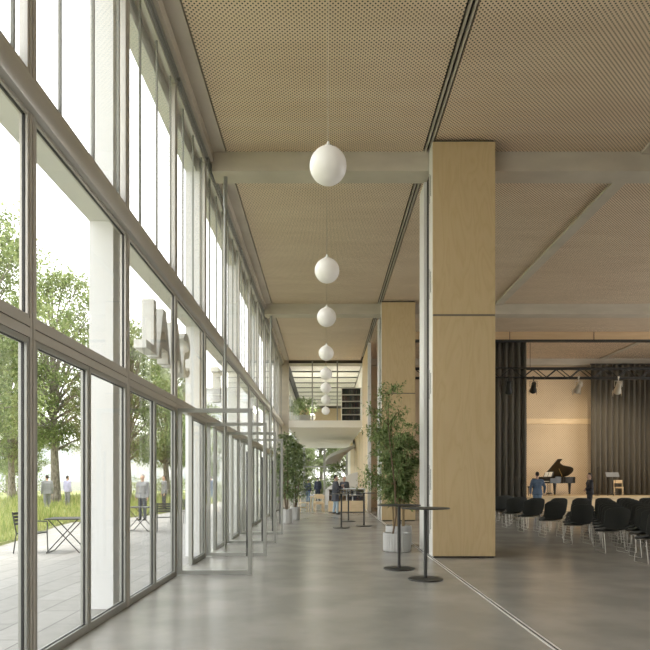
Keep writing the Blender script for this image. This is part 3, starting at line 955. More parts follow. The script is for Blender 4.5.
def bushy_plant(loc, z0, h, rad, lab, seed, n=1900):
    """upright conifer-like pot plant with layered sprays"""
    rnd = random.Random(seed)
    r = thing('potted_plant', lab, 'potted plant', (*loc, z0))
    st = MB()
    lf = MB()
    st.tube([(0, 0, 0), (0.02, 0.01, h * 0.4), (-0.01, 0, h * 0.98)], [0.03, 0.02, 0.005], 8)
    for i in range(5):
        a = rnd.uniform(0, 6.28)
        st.tube([(0.05 * math.cos(a), 0.05 * math.sin(a), 0), (0.16 * math.cos(a), 0.16 * math.sin(a), h * 0.35), (0.22 * math.cos(a), 0.22 * math.sin(a), h * 0.6)], [0.014, 0.010, 0.003], 6)
    for k in range(n // 6):
        t = rnd.random() ** 0.8
        z = h * (0.12 + 0.88 * t)
        rr = rad * (0.18 + 0.95 * math.sin(PI * min(1, (1 - t) * 0.62 + 0.10))) * math.sqrt(rnd.uniform(0.1, 1))
        a = rnd.uniform(0, 2 * PI)
        p = Vector((rr * math.cos(a), rr * math.sin(a), z))
        d = Vector((math.cos(a), math.sin(a), 0.1 + rnd.uniform(-.2, .3)))
        for u in range(9):
            leaf(lf, p + d * 0.03 * (u - 4), d + rvec(rnd) * 0.9, rnd.uniform(0.09, 0.17), rnd.uniform(0.02, 0.035), rnd)
    st.build('stem', M['stem'], r, True)
    lf.build('foliage', M['leaf_dark'], r, fix=False)
    return r
for (x, yy, lab, lb2, sd) in ((-1.36, 21.6, 'tall ribbed planter at the left, nearer of the pair by the open doors', 'tall leafy plant in the nearer of the two left planters', 3),
                              (-1.16, 23.3, 'tall ribbed planter at the left, farther of the pair by the open doors', 'tall leafy plant in the farther of the two left planters', 4)):
    planter((x, yy), lab, 0.19, 0.50, 22)
    bushy_plant((x, yy), 0.445, 2.75 if sd == 3 else 2.5, 0.42, lb2, sd, 1700)
planter((-1.2, 35.5), 'white planter on the gallery behind the glass', 0.35, 0.45, 0).location.z = 4.93
bushy_plant((-1.2, 35.5), 5.33, 1.05, 0.75, 'spreading leafy plant on the gallery', 21, 1300)
bushy_plant((0.75, 40.2), 0.0, 2.7, 0.7, 'leafy green plant behind the white stair balustrade', 8, 1500)

r = thing('globe_lamp', 'white globe floor lamp on the gallery behind the glass', 'lamp', (-0.75, 36.2, 4.93))
MB().lathe([(0.001, 0), (0.13, 0), (0.13, 0.012), (0.02, 0.03), (0.001, 0.032)], 24).build('base', M['strip'], r, True)
MB().tube([(0, 0, 0.02), (0, 0, 0.25)], 0.012, 8).build('pole', M['strip'], r, True)
MB().sphere((0, 0, 0.42), 0.19, 24, 16).build('lamp_globe', M['globe'], r, True)
l = bpy.data.lights.new('lamp', 'POINT'); l.energy = 110; l.shadow_soft_size = 0.2; l.color = (1.0, 0.93, 0.84)
lo = bpy.data.objects.new('lamp', l); COL.objects.link(lo); lo.parent = r; lo.location = (0, 0, 0.86)  # light sits free above the globe, added to brighten the gallery

# ------------------------------------------------------------------ gallery bookcase with books
r = thing('bookcase', 'tall open bookcase full of dark books on the gallery', 'bookcase', (0.95, 34.6, 4.93))
BW, BH, BD = 1.12, 1.95, 0.3
for xs in (0, BW - 0.03):
    MB().box(xs, xs + 0.03, 0, BD, 0, BH).build('side_panel', M['plaster'], r)
MB().box(0.03, BW - 0.03, BD - 0.02, BD, 0, BH).build('back_panel', M['metal_dark'], r)
for i in range(6):
    MB().box(0.03, BW - 0.03, 0, BD - 0.02, i * 0.384, i * 0.384 + 0.03).build('shelf', M['plaster'], r)
rnd = random.Random(77)
SH = ['lowest', 'second', 'middle', 'fourth', 'topmost']
for i in range(5):
    x = 0.95 + 0.04
    while x < 0.95 + BW - 0.10:
        w = rnd.uniform(0.035, 0.065)
        h = rnd.uniform(0.22, 0.31)
        if rnd.random() < 0.85:
            b = MB().rbox(0, w - 0.003, 0, 0.2, 0, h, 0.003).build('book', rnd.choice(BOOK), None, loc=(x, 34.63, 4.93 + i * 0.384 + 0.03))
            tag(b, 'small dark book on the %s shelf of the gallery bookcase' % SH[i], 'book', 'books on the gallery bookcase, %s shelf' % SH[i])
        x += w

# ------------------------------------------------------------------ reception counter
r = thing('reception_counter', 'pale wood reception counter with an open display shelf', 'counter', (0.16, 28.6, 0))
CW = 1.75
MB().rbox(0, CW, 0.0, 0.7, 0.04, 0.56, 0.006).build('body', M['lightwood'], r)
MB().box(0.03, CW - 0.03, 0.03, 0.67, 0, 0.04).build('plinth', M['dark_joint'], r)
MB().rbox(-0.02, CW + 0.02, -0.02, 0.72, 1.10, 1.15, 0.006).build('worktop', M['white'], r)
MB().box(0, CW, 0.62, 0.7, 0.56, 1.10).build('back_panel', M['lightwood'], r)
for x in (0, CW / 2 - 0.015, CW - 0.03):
    MB().box(x, x + 0.03, 0.0, 0.62, 0.56, 1.10).build('divider', M['plaster'], r)
MB().box(0.03, CW / 2 - 0.015, 0.02, 0.62, 0.82, 0.84).box(CW / 2 + 0.015, CW - 0.03, 0.02, 0.62, 0.82, 0.84).build('shelf', M['plaster'], r)
for lv, z in (('lower', 0.562), ('upper', 0.842)):
    x = 0.16 + 0.06
    while x < 0.16 + CW - 0.14:
        w = rnd.uniform(0.05, 0.085)
        if abs(x + w / 2 - 0.16 - CW / 2) > 0.085 and rnd.random() < 0.85:
            b = MB().rbox(0, w - 0.008, 0, 0.16, 0, rnd.uniform(0.17, 0.235), 0.003).build('book', rnd.choice(BOOK + [M['strip']]), None, loc=(x, 28.7, z))
            tag(b, 'upright book on the %s display shelf of the reception counter' % lv, 'book', 'books in the counter display, %s shelf' % lv)
        x += w

# ------------------------------------------------------------------ beech chairs
def beech_chair(loc, rz, lab, group=None, arms=False):
    r = thing('wooden_chair', lab, 'chair', loc, rz, group)
    m = M['lightwood']
    # faces +Y, back at -Y
    MB().rbox(-0.23, 0.23, -0.22, 0.22, 0.435, 0.46, 0.008).build('seat', m, r)
    for sx in (-1, 1):
        MB().tube([(sx * 0.20, 0.19, 0), (sx * 0.20, 0.18, 0.44)], [0.014, 0.019], 10).build('leg', m, r, True)
        MB().tube([(sx * 0.20, -0.24, 0), (sx * 0.20, -0.20, 0.45), (sx * 0.20, -0.25, 0.83)], [0.014, 0.019, 0.014], 10).build('leg', m, r, True)
        MB().tube([(sx * 0.20, -0.215, 0.22), (sx * 0.20, 0.185, 0.22)], 0.010, 8).build('stretcher', m, r, True)
        if arms:
            MB().tube([(sx * 0.22, -0.22, 0.66), (sx * 0.23, 0.14, 0.66), (sx * 0.205, 0.18, 0.44)], 0.014, 8).build('armrest', m, r, True)
    b = MB()
    pts = [(-0.21, -0.236, 0.74), (-0.1, -0.275, 0.74), (0.1, -0.275, 0.74), (0.21, -0.236, 0.74)]
    b.prism([(0, 0.0), (1, 0.0), (2, 0), (3, 0), (3, 1), (2, 1), (1, 1), (0, 1)],
            lambda p: (pts[p[0]][0], pts[p[0]][1] - 0.01, 0.66 + 0.17 * p[1]), lambda p: (pts[p[0]][0], pts[p[0]][1] + 0.012, 0.66 + 0.17 * p[1]))
    b.build('backrest', m, r, True)
    MB().box(-0.2, 0.2, 0.165, 0.185, 0.39, 0.435).box(-0.2, 0.2, -0.21, -0.19, 0.39, 0.435).build('seat_rail', m, r)
    return r
beech_chair((15.75, 32.2, 0.72), R(160), 'pale wooden chair standing on the stage in front of the dark curtain')
beech_chair((-1.02, 29.2, 0), R(-75), 'pale wooden chair left of the small cafe table by the plants')
beech_chair((-0.28, 28.9, 0), R(10), 'pale wooden chair in front of the small cafe table, turned away')
beech_chair((-0.35, 30.5, 0), R(175), 'pale wooden chair behind the small cafe table')
r = thing('cafe_table', 'small pale wooden cafe table between the beech chairs', 'table', (-0.40, 29.75, 0))
MB().rbox(-0.36, 0.36, -0.33, 0.33, 0.71, 0.74, 0.006).build('table_top', M['lightwood'], r)
for sx in (-1, 1):
    for sy in (-1, 1):
        MB().tube([(sx * 0.31, sy * 0.28, 0), (sx * 0.29, sy * 0.26, 0.71)], [0.014, 0.02], 8).build('leg', M['lightwood'], r, True)

# ------------------------------------------------------------------ black shell chairs of the hall
def shell_chair():
    r = thing('shell_chair', '', 'chair', (0, 0, 0), 0, 'black shell chairs set out for the audience')
    # faces +Y, back at -Y; curved backrest and seat pan
    def sheet(fn, nu, nv, th):
        top = []; 
        for j in range(nv + 1):
            for i in range(nu + 1):
                top.append(fn(i / nu * 2 - 1, j / nv))
        vs = list(top); n = len(top)
        for j in range(nv + 1):
            for i in range(nu + 1):
                a = Vector(fn(i / nu * 2 - 1, j / nv))
                du = Vector(fn(min(1, i / nu * 2 - 1 + .02), j / nv)) - Vector(fn(max(-1, i / nu * 2 - 1.02), j / nv))
                dv = Vector(fn(i / nu * 2 - 1, min(1, j / nv + .01))) - Vector(fn(i / nu * 2 - 1, max(0, j / nv - .01)))
                vs.append(tuple(a + du.cross(dv).normalized() * th))
        fs = []
        w = nu + 1
        for j in range(nv):
            for i in range(nu):
                a = j * w + i
                fs.append((a, a + 1, a + w + 1, a + w))
                fs.append((n + a, n + a + w, n + a + w + 1, n + a + 1))
        for i in range(nu):
            fs.append((i, n + i, n + i + 1, i + 1)); a = nv * w + i
            fs.append((a, a + 1, n + a + 1, n + a))
        for j in range(nv):
            a = j * w; b = a + w
            fs.append((a, b, n + b, n + a)); a += nu; b += nu
            fs.append((a, n + a, n + b, b))
        return MB().add(vs, fs)
    def back(u, v):
        hw = 0.275 - 0.02 * (1 - v) - 0.05 * max(0, v - 0.75) * 4 * abs(u) ** 3 * 0.3
        z = 0.53 + 0.44 * v - 0.06 * abs(u) ** 4 * v + 0.05 * abs(u) ** 4 * (1 - v)
        return (u * hw, -0.21 - 0.09 * v + 0.045 * u * u - 0.015 * math.sin(PI * v), z)
    def seat(u, v):
        return (u * (0.255 - 0.02 * (2 * v - 1) ** 4), -0.21 + 0.45 * v, 0.475 + 0.02 * u * u + 0.065 * (1 - v) ** 3 - 0.03 * max(0, v - 0.8) * 5)
    sheet(back, 10, 8, 0.022).build('backrest', M['shell'], r, True)
    sheet(seat, 10, 8, -0.03).build('seat', M['shell_seat'], r, True)
    for sx in (-1, 1):
        x = sx * 0.245
        MB().tube([(x * 0.85, -0.13, 0.455), (x, -0.17, 0.42), (x, -0.235, 0.02), (x, -0.22, 0.009), (x, 0.21, 0.009), (x, 0.225, 0.02), (x, 0.15, 0.42), (x * 0.85, 0.11, 0.445)], 0.0062, 6).build('leg', M['chrome'], r, True)
    for yb, zb in ((-0.13, 0.45), (0.11, 0.44)):
        MB().tube([(-0.21, yb, zb), (0.21, yb, zb)], 0.008, 6).build('cross_bar', M['chrome'], r, True)
    return r
sc0 = shell_chair()
first = True
A = R(23)
ux, uy = math.sin(A), math.cos(A)
rnd = random.Random(9)
starts = [21.4, 19.7, 18.0, 16.3, 14.6, 12.9, 11.2, 9.5]
SLAB = ['first file beside the left curtain', 'second file from the curtain', 'third file from the curtain', 'fourth file from the curtain', 'fifth file from the curtain', 'sixth file from the curtain', 'seventh file from the curtain', 'eighth file from the curtain', 'ninth file from the curtain']
for ci, ys in enumerate(starts):
    row = 0
    k = 0
    while True:
        t = k * 0.95
        x = 6.12 + ux * t; yy = ys + uy * t
        k += 1
        if yy > max(20.3, ys + 2.1):
            break
        if x / yy > 0.565:
            row += 1
            continue
        o = sc0 if first else dup(sc0, (0, 0, 0))
        first = False
        o.location = (x + rnd.uniform(-.02, .02), yy + rnd.uniform(-.03, .03), 0)
        o.rotation_euler = (0, 0, R(3) + rnd.uniform(-.04, .04))
        o['label'] = 'black wire-legged chair, %s in the %s' % (('rearmost' if row == 0 else ORD[row] + ' from the rear'), SLAB[ci])
        row += 1

# ------------------------------------------------------------------ grand piano on the stage
r = thing('grand_piano', 'black grand piano with raised lid on the stage', 'piano', (11.62, 30.95, 0.72), R(15))
r.scale = (1.17, 1.08, 1.0)
# plan: keyboard along x=0 side, tail towards +X, curved side towards the audience (-Y)
rim = [(0.0, 1.48), (0.0, 0.0), (0.35, 0.0), (0.55, 0.02), (0.75, 0.14), (0.95, 0.36), (1.15, 0.50), (1.35, 0.56), (1.6, 0.62), (1.8, 0.72), (1.93, 0.92), (1.96, 1.15), (1.90, 1.36), (1.75, 1.47), (1.5, 1.48)]
MB().prism(rim, lambda p: (p[0], p[1], 0.66), lambda p: (p[0], p[1], 0.74)).build('keybed', M['piano'], r)
rimb = [p for p in rim]
inner = [(0.30 + (p[0] - 0.30) * 0.96, 0.74 + (p[1] - 0.74) * 0.94) if p[0] > 0.3 else (0.30, 0.74 + (p[1] - 0.74) * 0.94) for p in rim]
outer = [(max(p[0], 0.26), p[1]) for p in rim]
vs = []; fs = []
n = len(rim)
for (po, z) in ((outer, 0.74), (outer, 1.0), (inner, 1.0), (inner, 0.88)):
    vs += [(p[0], p[1], z) for p in po]
for q in range(3):
    for i in range(n):
        j = (i + 1) % n
        fs.append((q * n + i, q * n + j, (q + 1) * n + j, (q + 1) * n + i))
MB().add(vs, fs).build('rim', M['piano'], r)
MB().prism(inner, lambda p: (p[0], p[1], 0.86), lambda p: (p[0], p[1], 0.885)).build('soundboard', M['piano_in'], r)
for yc in (0.0, 1.41):
    MB().box(0.0, 0.26, yc, yc + 0.07, 0.74, 0.92).build('key_cheek', M['piano'], r)
kb = MB().box(0.03, 0.2, 0.08, 1.40, 0.74, 0.775).build('keyboard', M['ivory'], r)
bk = MB()
for i in range(36):
    if i % 7 not in (2, 6):
        yy = 0.10 + i * 0.036
        bk.box(0.09, 0.2, yy, yy + 0.014, 0.775, 0.787)
bk.build('black_key', M['piano'], kb)
# lid hinged on the straight far side, propped open towards the audience
ang = R(38)
def lidp(p, dz):
    yy = 1.48 - p[1]
    return (p[0], 1.48 - yy * math.cos(ang) + dz * math.sin(ang), 1.005 + yy * math.sin(ang) + dz * math.cos(ang))
lid = [(max(p[0], 0.62), p[1]) for p in rim if p[0] >= 0.62] 
lid = [(0.62, 1.48), (0.62, 0.03)] + lid
MB().prism(lid, lambda p: lidp(p, 0), lambda p: lidp(p, 0.022)).build('lid', M['piano'], r)
fl = [(0.26, 1.48), (0.26, 0.0), (0.60, 0.0), (0.60, 1.48)]
MB().prism([(0.58, 1.48), (0.58, 0.03), (0.34, 0.03), (0.34, 1.48)], lambda p: (lidp((p[0], p[1]), 0.026)[0] + 0.28, lidp(p, 0.026)[1], lidp(p, 0.026)[2]), lambda p: (lidp(p, 0.045)[0] + 0.28, lidp(p, 0.045)[1], lidp(p, 0.045)[2])).build('front_lid', M['piano'], r)
MB().tube([(1.0, 0.55, 0.98), (0.86, 0.62, 1.005 + 0.86 * math.sin(ang) * 0.82)], 0.012, 8).build('lid_prop', M['brass'], r)
for (x, yy) in ((0.32, 0.14), (0.32, 1.34), (1.70, 1.02)):
    lg = MB().tube([(x, yy, 0.66), (x, yy, 0.42), (x, yy, 0.07)], [0.085, 0.06, 0.042], 10).build('leg', M['piano'], r, True)
    MB().tube([(x, yy, 0.09), (x, yy, 0.05)], 0.03, 10).sphere((x, yy, 0.032), 0.032, 10, 8).build('caster', M['brass'], lg, True)
MB().tube([(0.42, 0.66, 0.66), (0.42, 0.66, 0.14)], 0.018, 8).tube([(0.42, 0.82, 0.66), (0.42, 0.82, 0.14)], 0.018, 8).box(0.36, 0.48, 0.60, 0.88, 0.10, 0.15).tube([(0.37, 0.74, 0.12), (0.24, 0.74, 0.03)], 0.012, 6).tube([(0.42, 0.74, 0.1), (0.42, 0.74, 0.0)], 0.012, 6).build('pedal_lyre', M['piano'], r)
MB().add([(0.36, 0.4, 1.0), (0.36, 1.1, 1.0), (0.44, 1.1, 1.22), (0.44, 0.4, 1.22), (0.375, 0.4, 1.0), (0.375, 1.1, 1.0), (0.455, 1.1, 1.22), (0.455, 0.4, 1.22)], [(0, 1, 2, 3), (7, 6, 5, 4), (0, 4, 5, 1), (1, 5, 6, 2), (2, 6, 7, 3), (3, 7, 4, 0)]).build('music_desk', M['piano'], r)
for i, yy in enumerate((0.45, 0.76)):
    s = MB()
    s.add([(-0.01, 0, 0.012), (-0.01, 0.29, 0.012), (0.085, 0.29, 0.26), (0.085, 0.0, 0.26), (-0.004, 0, 0.012), (-0.004, 0.29, 0.012), (0.091, 0.29, 0.26), (0.091, 0, 0.26)], [(0, 1, 2, 3), (7, 6, 5, 4), (0, 4, 5, 1), (1, 5, 6, 2), (2, 6, 7, 3), (3, 7, 4, 0)])
    o = s.build('sheet_music', M['paper'], None, loc=(11.62 + 0.412 * math.cos(R(15)) - yy * 1.08 * math.sin(R(15)), 30.95 + 0.412 * math.sin(R(15)) + yy * 1.08 * math.cos(R(15)), 0.72 + 0.995))
    o.rotation_euler = (0, 0, R(15))
    tag(o, 'white sheet of music on the piano desk, ' + ('nearer the audience' if i == 0 else 'farther from the audience'), 'sheet music', 'sheets on the piano')
r = thing('piano_bench', 'black padded piano bench at the keyboard end', 'bench', (11.0, 31.55, 0.72), R(15))
MB().rbox(-0.17, 0.17, -0.36, 0.36, 0.42, 0.50, 0.02).build('seat', M['shell_seat'], r)
for sx in (-1, 1):
    for sy in (-1, 1):
        MB().tube([(sx * 0.14, sy * 0.31, 0), (sx * 0.14, sy * 0.31, 0.42)], [0.016, 0.022], 8).build('leg', M['piano'], r, True)

# music stands and microphone
for x, yy, lab in ((15.0, 31.6, 'grey music stand nearest the curtain edge'), (15.36, 31.75, 'grey music stand beside the stage chair')):
    r = thing('music_stand', lab, 'music stand', (x, yy, 0.72), group='music stands on the stage')
    MB().tube([(0, 0, 0.16), (0, 0, 1.05)], 0.011, 8).build('pole', M['metal_dark'], r, True)
    for q in range(3):
        a = R(90 + 120 * q)
        MB().tube([(0, 0, 0.19), (0.2 * math.cos(a), 0.2 * math.sin(a), 0.012)], 0.009, 6).build('leg', M['metal_dark'], r, True)
    b = MB().add([(-0.2, -0.05, 1.0), (0.2, -0.05, 1.0), (0.2, 0.06, 1.24), (-0.2, 0.06, 1.24), (-0.2, -0.038, 1.0), (0.2, -0.038, 1.0), (0.2, 0.072, 1.24), (-0.2, 0.072, 1.24)], [(0, 1, 2, 3), (7, 6, 5, 4), (0, 4, 5, 1), (1, 5, 6, 2), (2, 6, 7, 3), (3, 7, 4, 0)])
    b.box(-0.2, 0.2, -0.09, -0.04, 0.99, 1.0)
    b.build('desk', M['c_grey'], r)
r = thing('microphone_stand', 'slim black microphone stand against the curtain edge', 'microphone stand', (14.35, 31.6, 0.72))
MB().tube([(0, 0, 0.02), (0, 0, 1.42)], 0.009, 8).build('pole', M['metal_dark'], r, True)
MB().lathe([(0.001, 0), (0.14, 0), (0.14, 0.012), (0.02, 0.03), (0.001, 0.031)], 24).build('base', M['metal_dark'], r, True)
MB().tube([(0, 0, 1.40), (0, -0.06, 1.47)], [0.014, 0.018], 8).sphere((0, -0.07, 1.485), 0.032, 12, 8).build('microphone', M['spot_black'], r, True)

# ------------------------------------------------------------------ people
def capsule(mb, a, ra, b, rb, n=12):
    a = Vector(a); b = Vector(b)
    t = (b - a)
    if t.length < 1e-5:
        t = Vector((0, 0, 1e-4)); b = a + t
    t.normalize()
    pts = []; rs = []
    for i in range(4):
        an = PI / 2 * i / 4
        pts.append(a - t * ra * math.cos(an)); rs.append(max(ra * math.sin(an), 0.0008))
    pts.append(a); rs.append(ra); pts.append(b); rs.append(rb)
    for i in range(1, 5):
        an = PI / 2 * i / 4
        pts.append(b + t * rb * math.sin(an)); rs.append(max(rb * math.cos(an), 0.0008))
    mb.tube(pts, rs, n)

def fuse(mb, name, m, parent, voxel):
    """one closed skin over the collected volumes"""
    o = mb.build(name, m, None, fix=True)
    md = o.modifiers.new('r', 'REMESH'); md.mode = 'VOXEL'; md.voxel_size = voxel
    ms = o.modifiers.new('s', 'SMOOTH'); ms.factor = 0.5; ms.iterations = 3
    dg = bpy.context.evaluated_depsgraph_get()
    dg.update()
    me = bpy.data.meshes.new_from_object(o.evaluated_get(dg))
    me.name = name
    for p in me.polygons:
        p.use_smooth = True
    o.modifiers.clear()
    old = o.data
    o.data = me
    bpy.data.meshes.remove(old)
    if not me.materials:
        me.materials.append(m)
    o.parent = parent
    return o

def person(lab, loc, rz, H=1.78, top='jacket', c_top='c_charcoal', c_leg='c_black', hair='hair', armL=None, armR=None, stride=0.0, detail=True, bend=0.0, hem=0.86, long_hair=False, look=(0, 0)):
    s = H / 1.78
    r = thing('person', lab, 'person', loc, rz)
    # joints, facing +Y
    armL = armL or ((-0.225, -0.02, 1.14), (-0.235, 0.05, 0.90))
    armR = armR or ((0.225, -0.02, 1.14), (0.235, 0.05, 0.90))
    def T(p):
        """lean of the upper body from the hips"""
        x, y, z = p
        if z > 0.95 and bend:
            dz = z - 0.95
            y = y + dz * math.sin(bend); z = 0.95 + dz * math.cos(bend)
        return (x * s, y * s, z * s)
    S = lambda p: (p[0] * s, p[1] * s, p[2] * s)
    legs = []
    for sx in (-1, 1):
        st = stride * sx
        hip = (sx * 0.085, 0, 0.92); knee = (sx * 0.095, st * 0.45 + 0.02 + abs(st) * 0.12, 0.50); ank = (sx * 0.10, st, 0.085 + (0.03 if st < 0 else 0))
        legs.append((hip, knee, ank))
    arms = [((-0.185, 0, 1.42), armL[0], armL[1]), ((0.185, 0, 1.42), armR[0], armR[1])]
    body = MB()
    def trunk(mb, g, neck=True):
        capsule(mb, S((-0.075, 0, 0.95)), (0.105 + g) * s, S((0.075, 0, 0.95)), (0.105 + g) * s)
        capsule(mb, S((-0.04, 0, 0.98)), (0.105 + g) * s, T((-0.05, 0, 1.25)), (0.108 + g) * s)
        capsule(mb, S((0.04, 0, 0.98)), (0.105 + g) * s, T((0.05, 0, 1.25)), (0.108 + g) * s)
        capsule(mb, T((-0.085, 0.01, 1.33)), (0.105 + g) * s, T((0.085, 0.01, 1.33)), (0.105 + g) * s)
        capsule(mb, T((-0.165, 0, 1.425)), (0.055 + g) * s, T((0.165, 0, 1.425)), (0.055 + g) * s)
        capsule(mb, T((-0.10, -0.005, 1.44)), (0.05 + g * .7) * s, T((0.10, -0.005, 1.44)), (0.05 + g * .7) * s)
    trunk(body, 0)
    capsule(body, T((0, -0.005, 1.42)), 0.056 * s, T((0, 0.012, 1.57)), 0.050 * s)
    hd = Vector(T((0, 0.02, 1.665)))
    lk_ = look[0]
    def HP(p):
        x, y, z = p
        return tuple(hd + Vector((x * math.cos(lk_) - y * math.sin(lk_), x * math.sin(lk_) + y * math.cos(lk_), z + y * look[1])) * s)
    k0 = len(body.v)
    body.sphere((0, 0, 0), 1.0, 20, 14, (0.073, 0.092, 0.113))
    for i in range(k0, len(body.v)):
        body.v[i] = HP(body.v[i])
    capsule(body, HP((0, 0.045, -0.07)), 0.048 * s, HP((0, 0.062, -0.088)), 0.032 * s)
    capsule(body, HP((0, 0.09, 0.0)), 0.010 * s, HP((0, 0.108, -0.030)), 0.016 * s, 8)
    for sx in (-1, 1):
        capsule(body, HP((sx * 0.074, 0.0, 0.012)), 0.015 * s, HP((sx * 0.075, 0.004, -0.022)), 0.011 * s, 8)
    for (h, kn, a) in legs:
        capsule(body, S(h), 0.082 * s, S(kn), 0.055 * s); capsule(body, S(kn), 0.054 * s, S(a), 0.038 * s)
        capsule(body, S((a[0], a[1] - 0.02, a[2] - 0.04)), 0.036 * s, S((a[0] * 1.1, a[1] + 0.12, a[2] - 0.055)), 0.028 * s)
    for ai, (sh, el, wr) in enumerate(arms):
        sh, el, wr = Vector(T(sh)), Vector(T(el)), Vector(T(wr))
        capsule(body, sh, 0.047 * s, el, 0.038 * s); capsule(body, el, 0.038 * s, wr, 0.026 * s)
        d = (wr - el).normalized()
        sx = -1 if ai == 0 else 1
        side = Vector((0, 1, 0)) if abs(d.z) > 0.6 else Vector((0, 0, 1))
        side = (side - d * side.dot(d)).normalized()      # across the palm
        nrm = d.cross(side)
        if nrm.x * sx > 0:
            nrm = -nrm
        pc = wr + d * 0.055 * s
        for q in (-0.024, 0.0, 0.024):
            capsule(body, wr + side * q * 0.6 * s, 0.018 * s, wr + d * 0.085 * s + side * q * s, 0.0135 * s, 8)
        for q, ln in ((0.036, 0.075), (0.0125, 0.085), (-0.0125, 0.078), (-0.036, 0.060)):
            b0 = wr + d * 0.088 * s + side * q * s
            b1 = b0 + (d + nrm * 0.18) * ln * 0.5 * s
            b2 = b1 + (d + nrm * 0.75).normalized() * ln * 0.5 * s
            capsule(body, b0, 0.0095 * s, b1, 0.009 * s, 6); capsule(body, b1, 0.009 * s, b2, 0.0075 * s, 6)
        t0 = wr + d * 0.03 * s + side * 0.022 * s
        t1 = t0 + (d * 0.55 + side * 0.8 + nrm * 0.2).normalized() * 0.045 * s
        capsule(body, t0, 0.013 * s, t1, 0.011 * s, 6); capsule(body, t1, 0.011 * s, t1 + (d + nrm * 0.35).normalized() * 0.032 * s, 0.008 * s, 6)
    b = fuse(body, 'body', M['skin'], r, 0.0105 if detail else 0.015)
    # clothes
    tr = MB()
    capsule(tr, S((-0.075, 0, 0.95)), 0.119 * s, S((0.075, 0, 0.95)), 0.119 * s)
    for (h, kn, a) in legs:
        capsule(tr, S(h), 0.100 * s, S(kn), 0.072 * s); capsule(tr, S(kn), 0.072 * s, S((a[0], a[1], a[2] + 0.02)), 0.058 * s)
    fuse(tr, 'trousers', M[c_leg], r, 0.015)
    jk = MB()
    g = 0.020 if top == 'shirt' else 0.030
    trunk(jk, g)
    for (sh, el, wr) in arms:
        sh, el, wr = Vector(T(sh)), Vector(T(el)), Vector(T(wr))
        capsule(jk, sh, (0.047 + g) * s, el, (0.040 + g * .8) * s); capsule(jk, el, (0.040 + g * .8) * s, wr - (wr - el).normalized() * 0.012, (0.028 + g * .7) * s)
    if hem < 0.9:
        k0 = len(jk.v)
        jk.lathe([(0.001, hem), (0.165 + (0.9 - hem) * 0.12, hem), (0.160, 0.95), (0.14, 1.10), (0.001, 1.12)], 20)
        for i in range(k0, len(jk.v)):
            x, y, z = jk.v[i]
            jk.v[i] = (x * 1.22 * s, y * 0.92 * s, z * s)
    fuse(jk, {'shirt': 'shirt', 'jacket': 'jacket', 'coat': 'coat'}[top], M[c_top], r, 0.014)
    sh = MB()
    for (h, kn, a) in legs:
        capsule(sh, S((a[0], a[1] - 0.025, a[2] - 0.038)), 0.047 * s, S((a[0] * 1.1, a[1] + 0.125, a[2] - 0.048)), 0.037 * s)
    sh2 = MB()
    fuse(sh, 'shoes', M['shoe'], r, 0.012)
    # hair: a cap over the crown and back of the head
    hr = MB()
    k0 = len(hr.v)
    hr.sphere((0, 0, 0), 1.0, 18, 12, (0.079, 0.094, 0.112))
    for i in range(k0, len(hr.v)):
        x, y, z = hr.v[i]
        cut = -0.055 if y < 0.0 else 0.040
        if z < cut - max(0, -y) * 0.3:
            z = cut - max(0, -y) * 0.3
        hr.v[i] = HP((x, y - 0.012, z + 0.016))
    if long_hair:
        capsule(hr, HP((0, -0.055, 0.0)), 0.066 * s, HP((0, -0.075, -0.16)), 0.05 * s)
    fuse(hr, 'hair', M[hair], r, 0.011)
    if detail:
        for sx in (-1, 1):
            MB().sphere(HP((sx * 0.030, 0.084, 0.008)), 0.010 * s, 8, 6).build('eye', M['eye'], r, True)
        MB().tube([HP((-0.022, 0.086, -0.060)), HP((0, 0.094, -0.060)), HP((0.022, 0.086, -0.060))], [0.003, 0.006, 0.003], 6).build('mouth', M['lip'], r, True)
    return r

person('man in a blue shirt and jeans seen from behind, walking towards the piano', (9.06, 25.6, 0), R(-4), 1.90, 'shirt', 'c_blue', 'c_jean', 'hair',
       armL=((-0.27, -0.03, 1.16), (-0.26, 0.04, 0.92)), armR=((0.29, 0.0, 1.17), (0.30, 0.10, 0.95)), stride=0.08)
person('person in a black suit standing in profile beside the stage, hands joined', (11.92, 27.0, 0), R(82), 1.86, 'jacket', 'c_black', 'c_black', 'hair',
       armL=((-0.235, 0.02, 1.15), (-0.05, 0.16, 1.07)), armR=((0.235, 0.02, 1.15), (0.05, 0.17, 1.06)))
person('man in a grey knee-length coat and pale jeans looking at a phone', (0.47, 27.0, 0), R(-72), 1.77, 'coat', 'c_charcoal', 'c_jean_pale', 'hair',
       armL=((-0.235, 0.06, 1.16), (-0.10, 0.30, 1.27)), armR=((0.235, 0.02, 1.15), (0.10, 0.30, 1.20)), stride=0.05, hem=0.60, look=(0, -0.25))
o = MB().rbox(-0.038, 0.038, -0.005, 0.005, -0.07, 0.07, 0.004).build('phone', M['metal_dark'], None)
o.location = (0.47 + 0.40, 27.0 + 0.14, 1.33); o.rotation_euler = (R(-30), 0, R(-72))
tag(o, 'dark phone held up by the man in the grey coat', 'phone')
person('person in a dark grey jacket behind the reception counter', (0.98, 30.2, 0), R(150), 1.74, 'jacket', 'c_charcoal', 'c_black', 'hair_grey', detail=False)
person('person in dark clothes standing straight at the garden window', (-0.52, 44.0, 0), R(10), 1.74, 'jacket', 'c_navy', 'c_navy', 'hair', detail=False)
person('person in a navy jacket standing behind the cafe chairs', (-1.20, 42.5, 0), R(-30), 1.60, 'jacket', 'c_navy', 'c_jean', 'hair', detail=False,
       armL=((-0.25, 0.02, 1.16), (-0.12, 0.17, 1.05)))
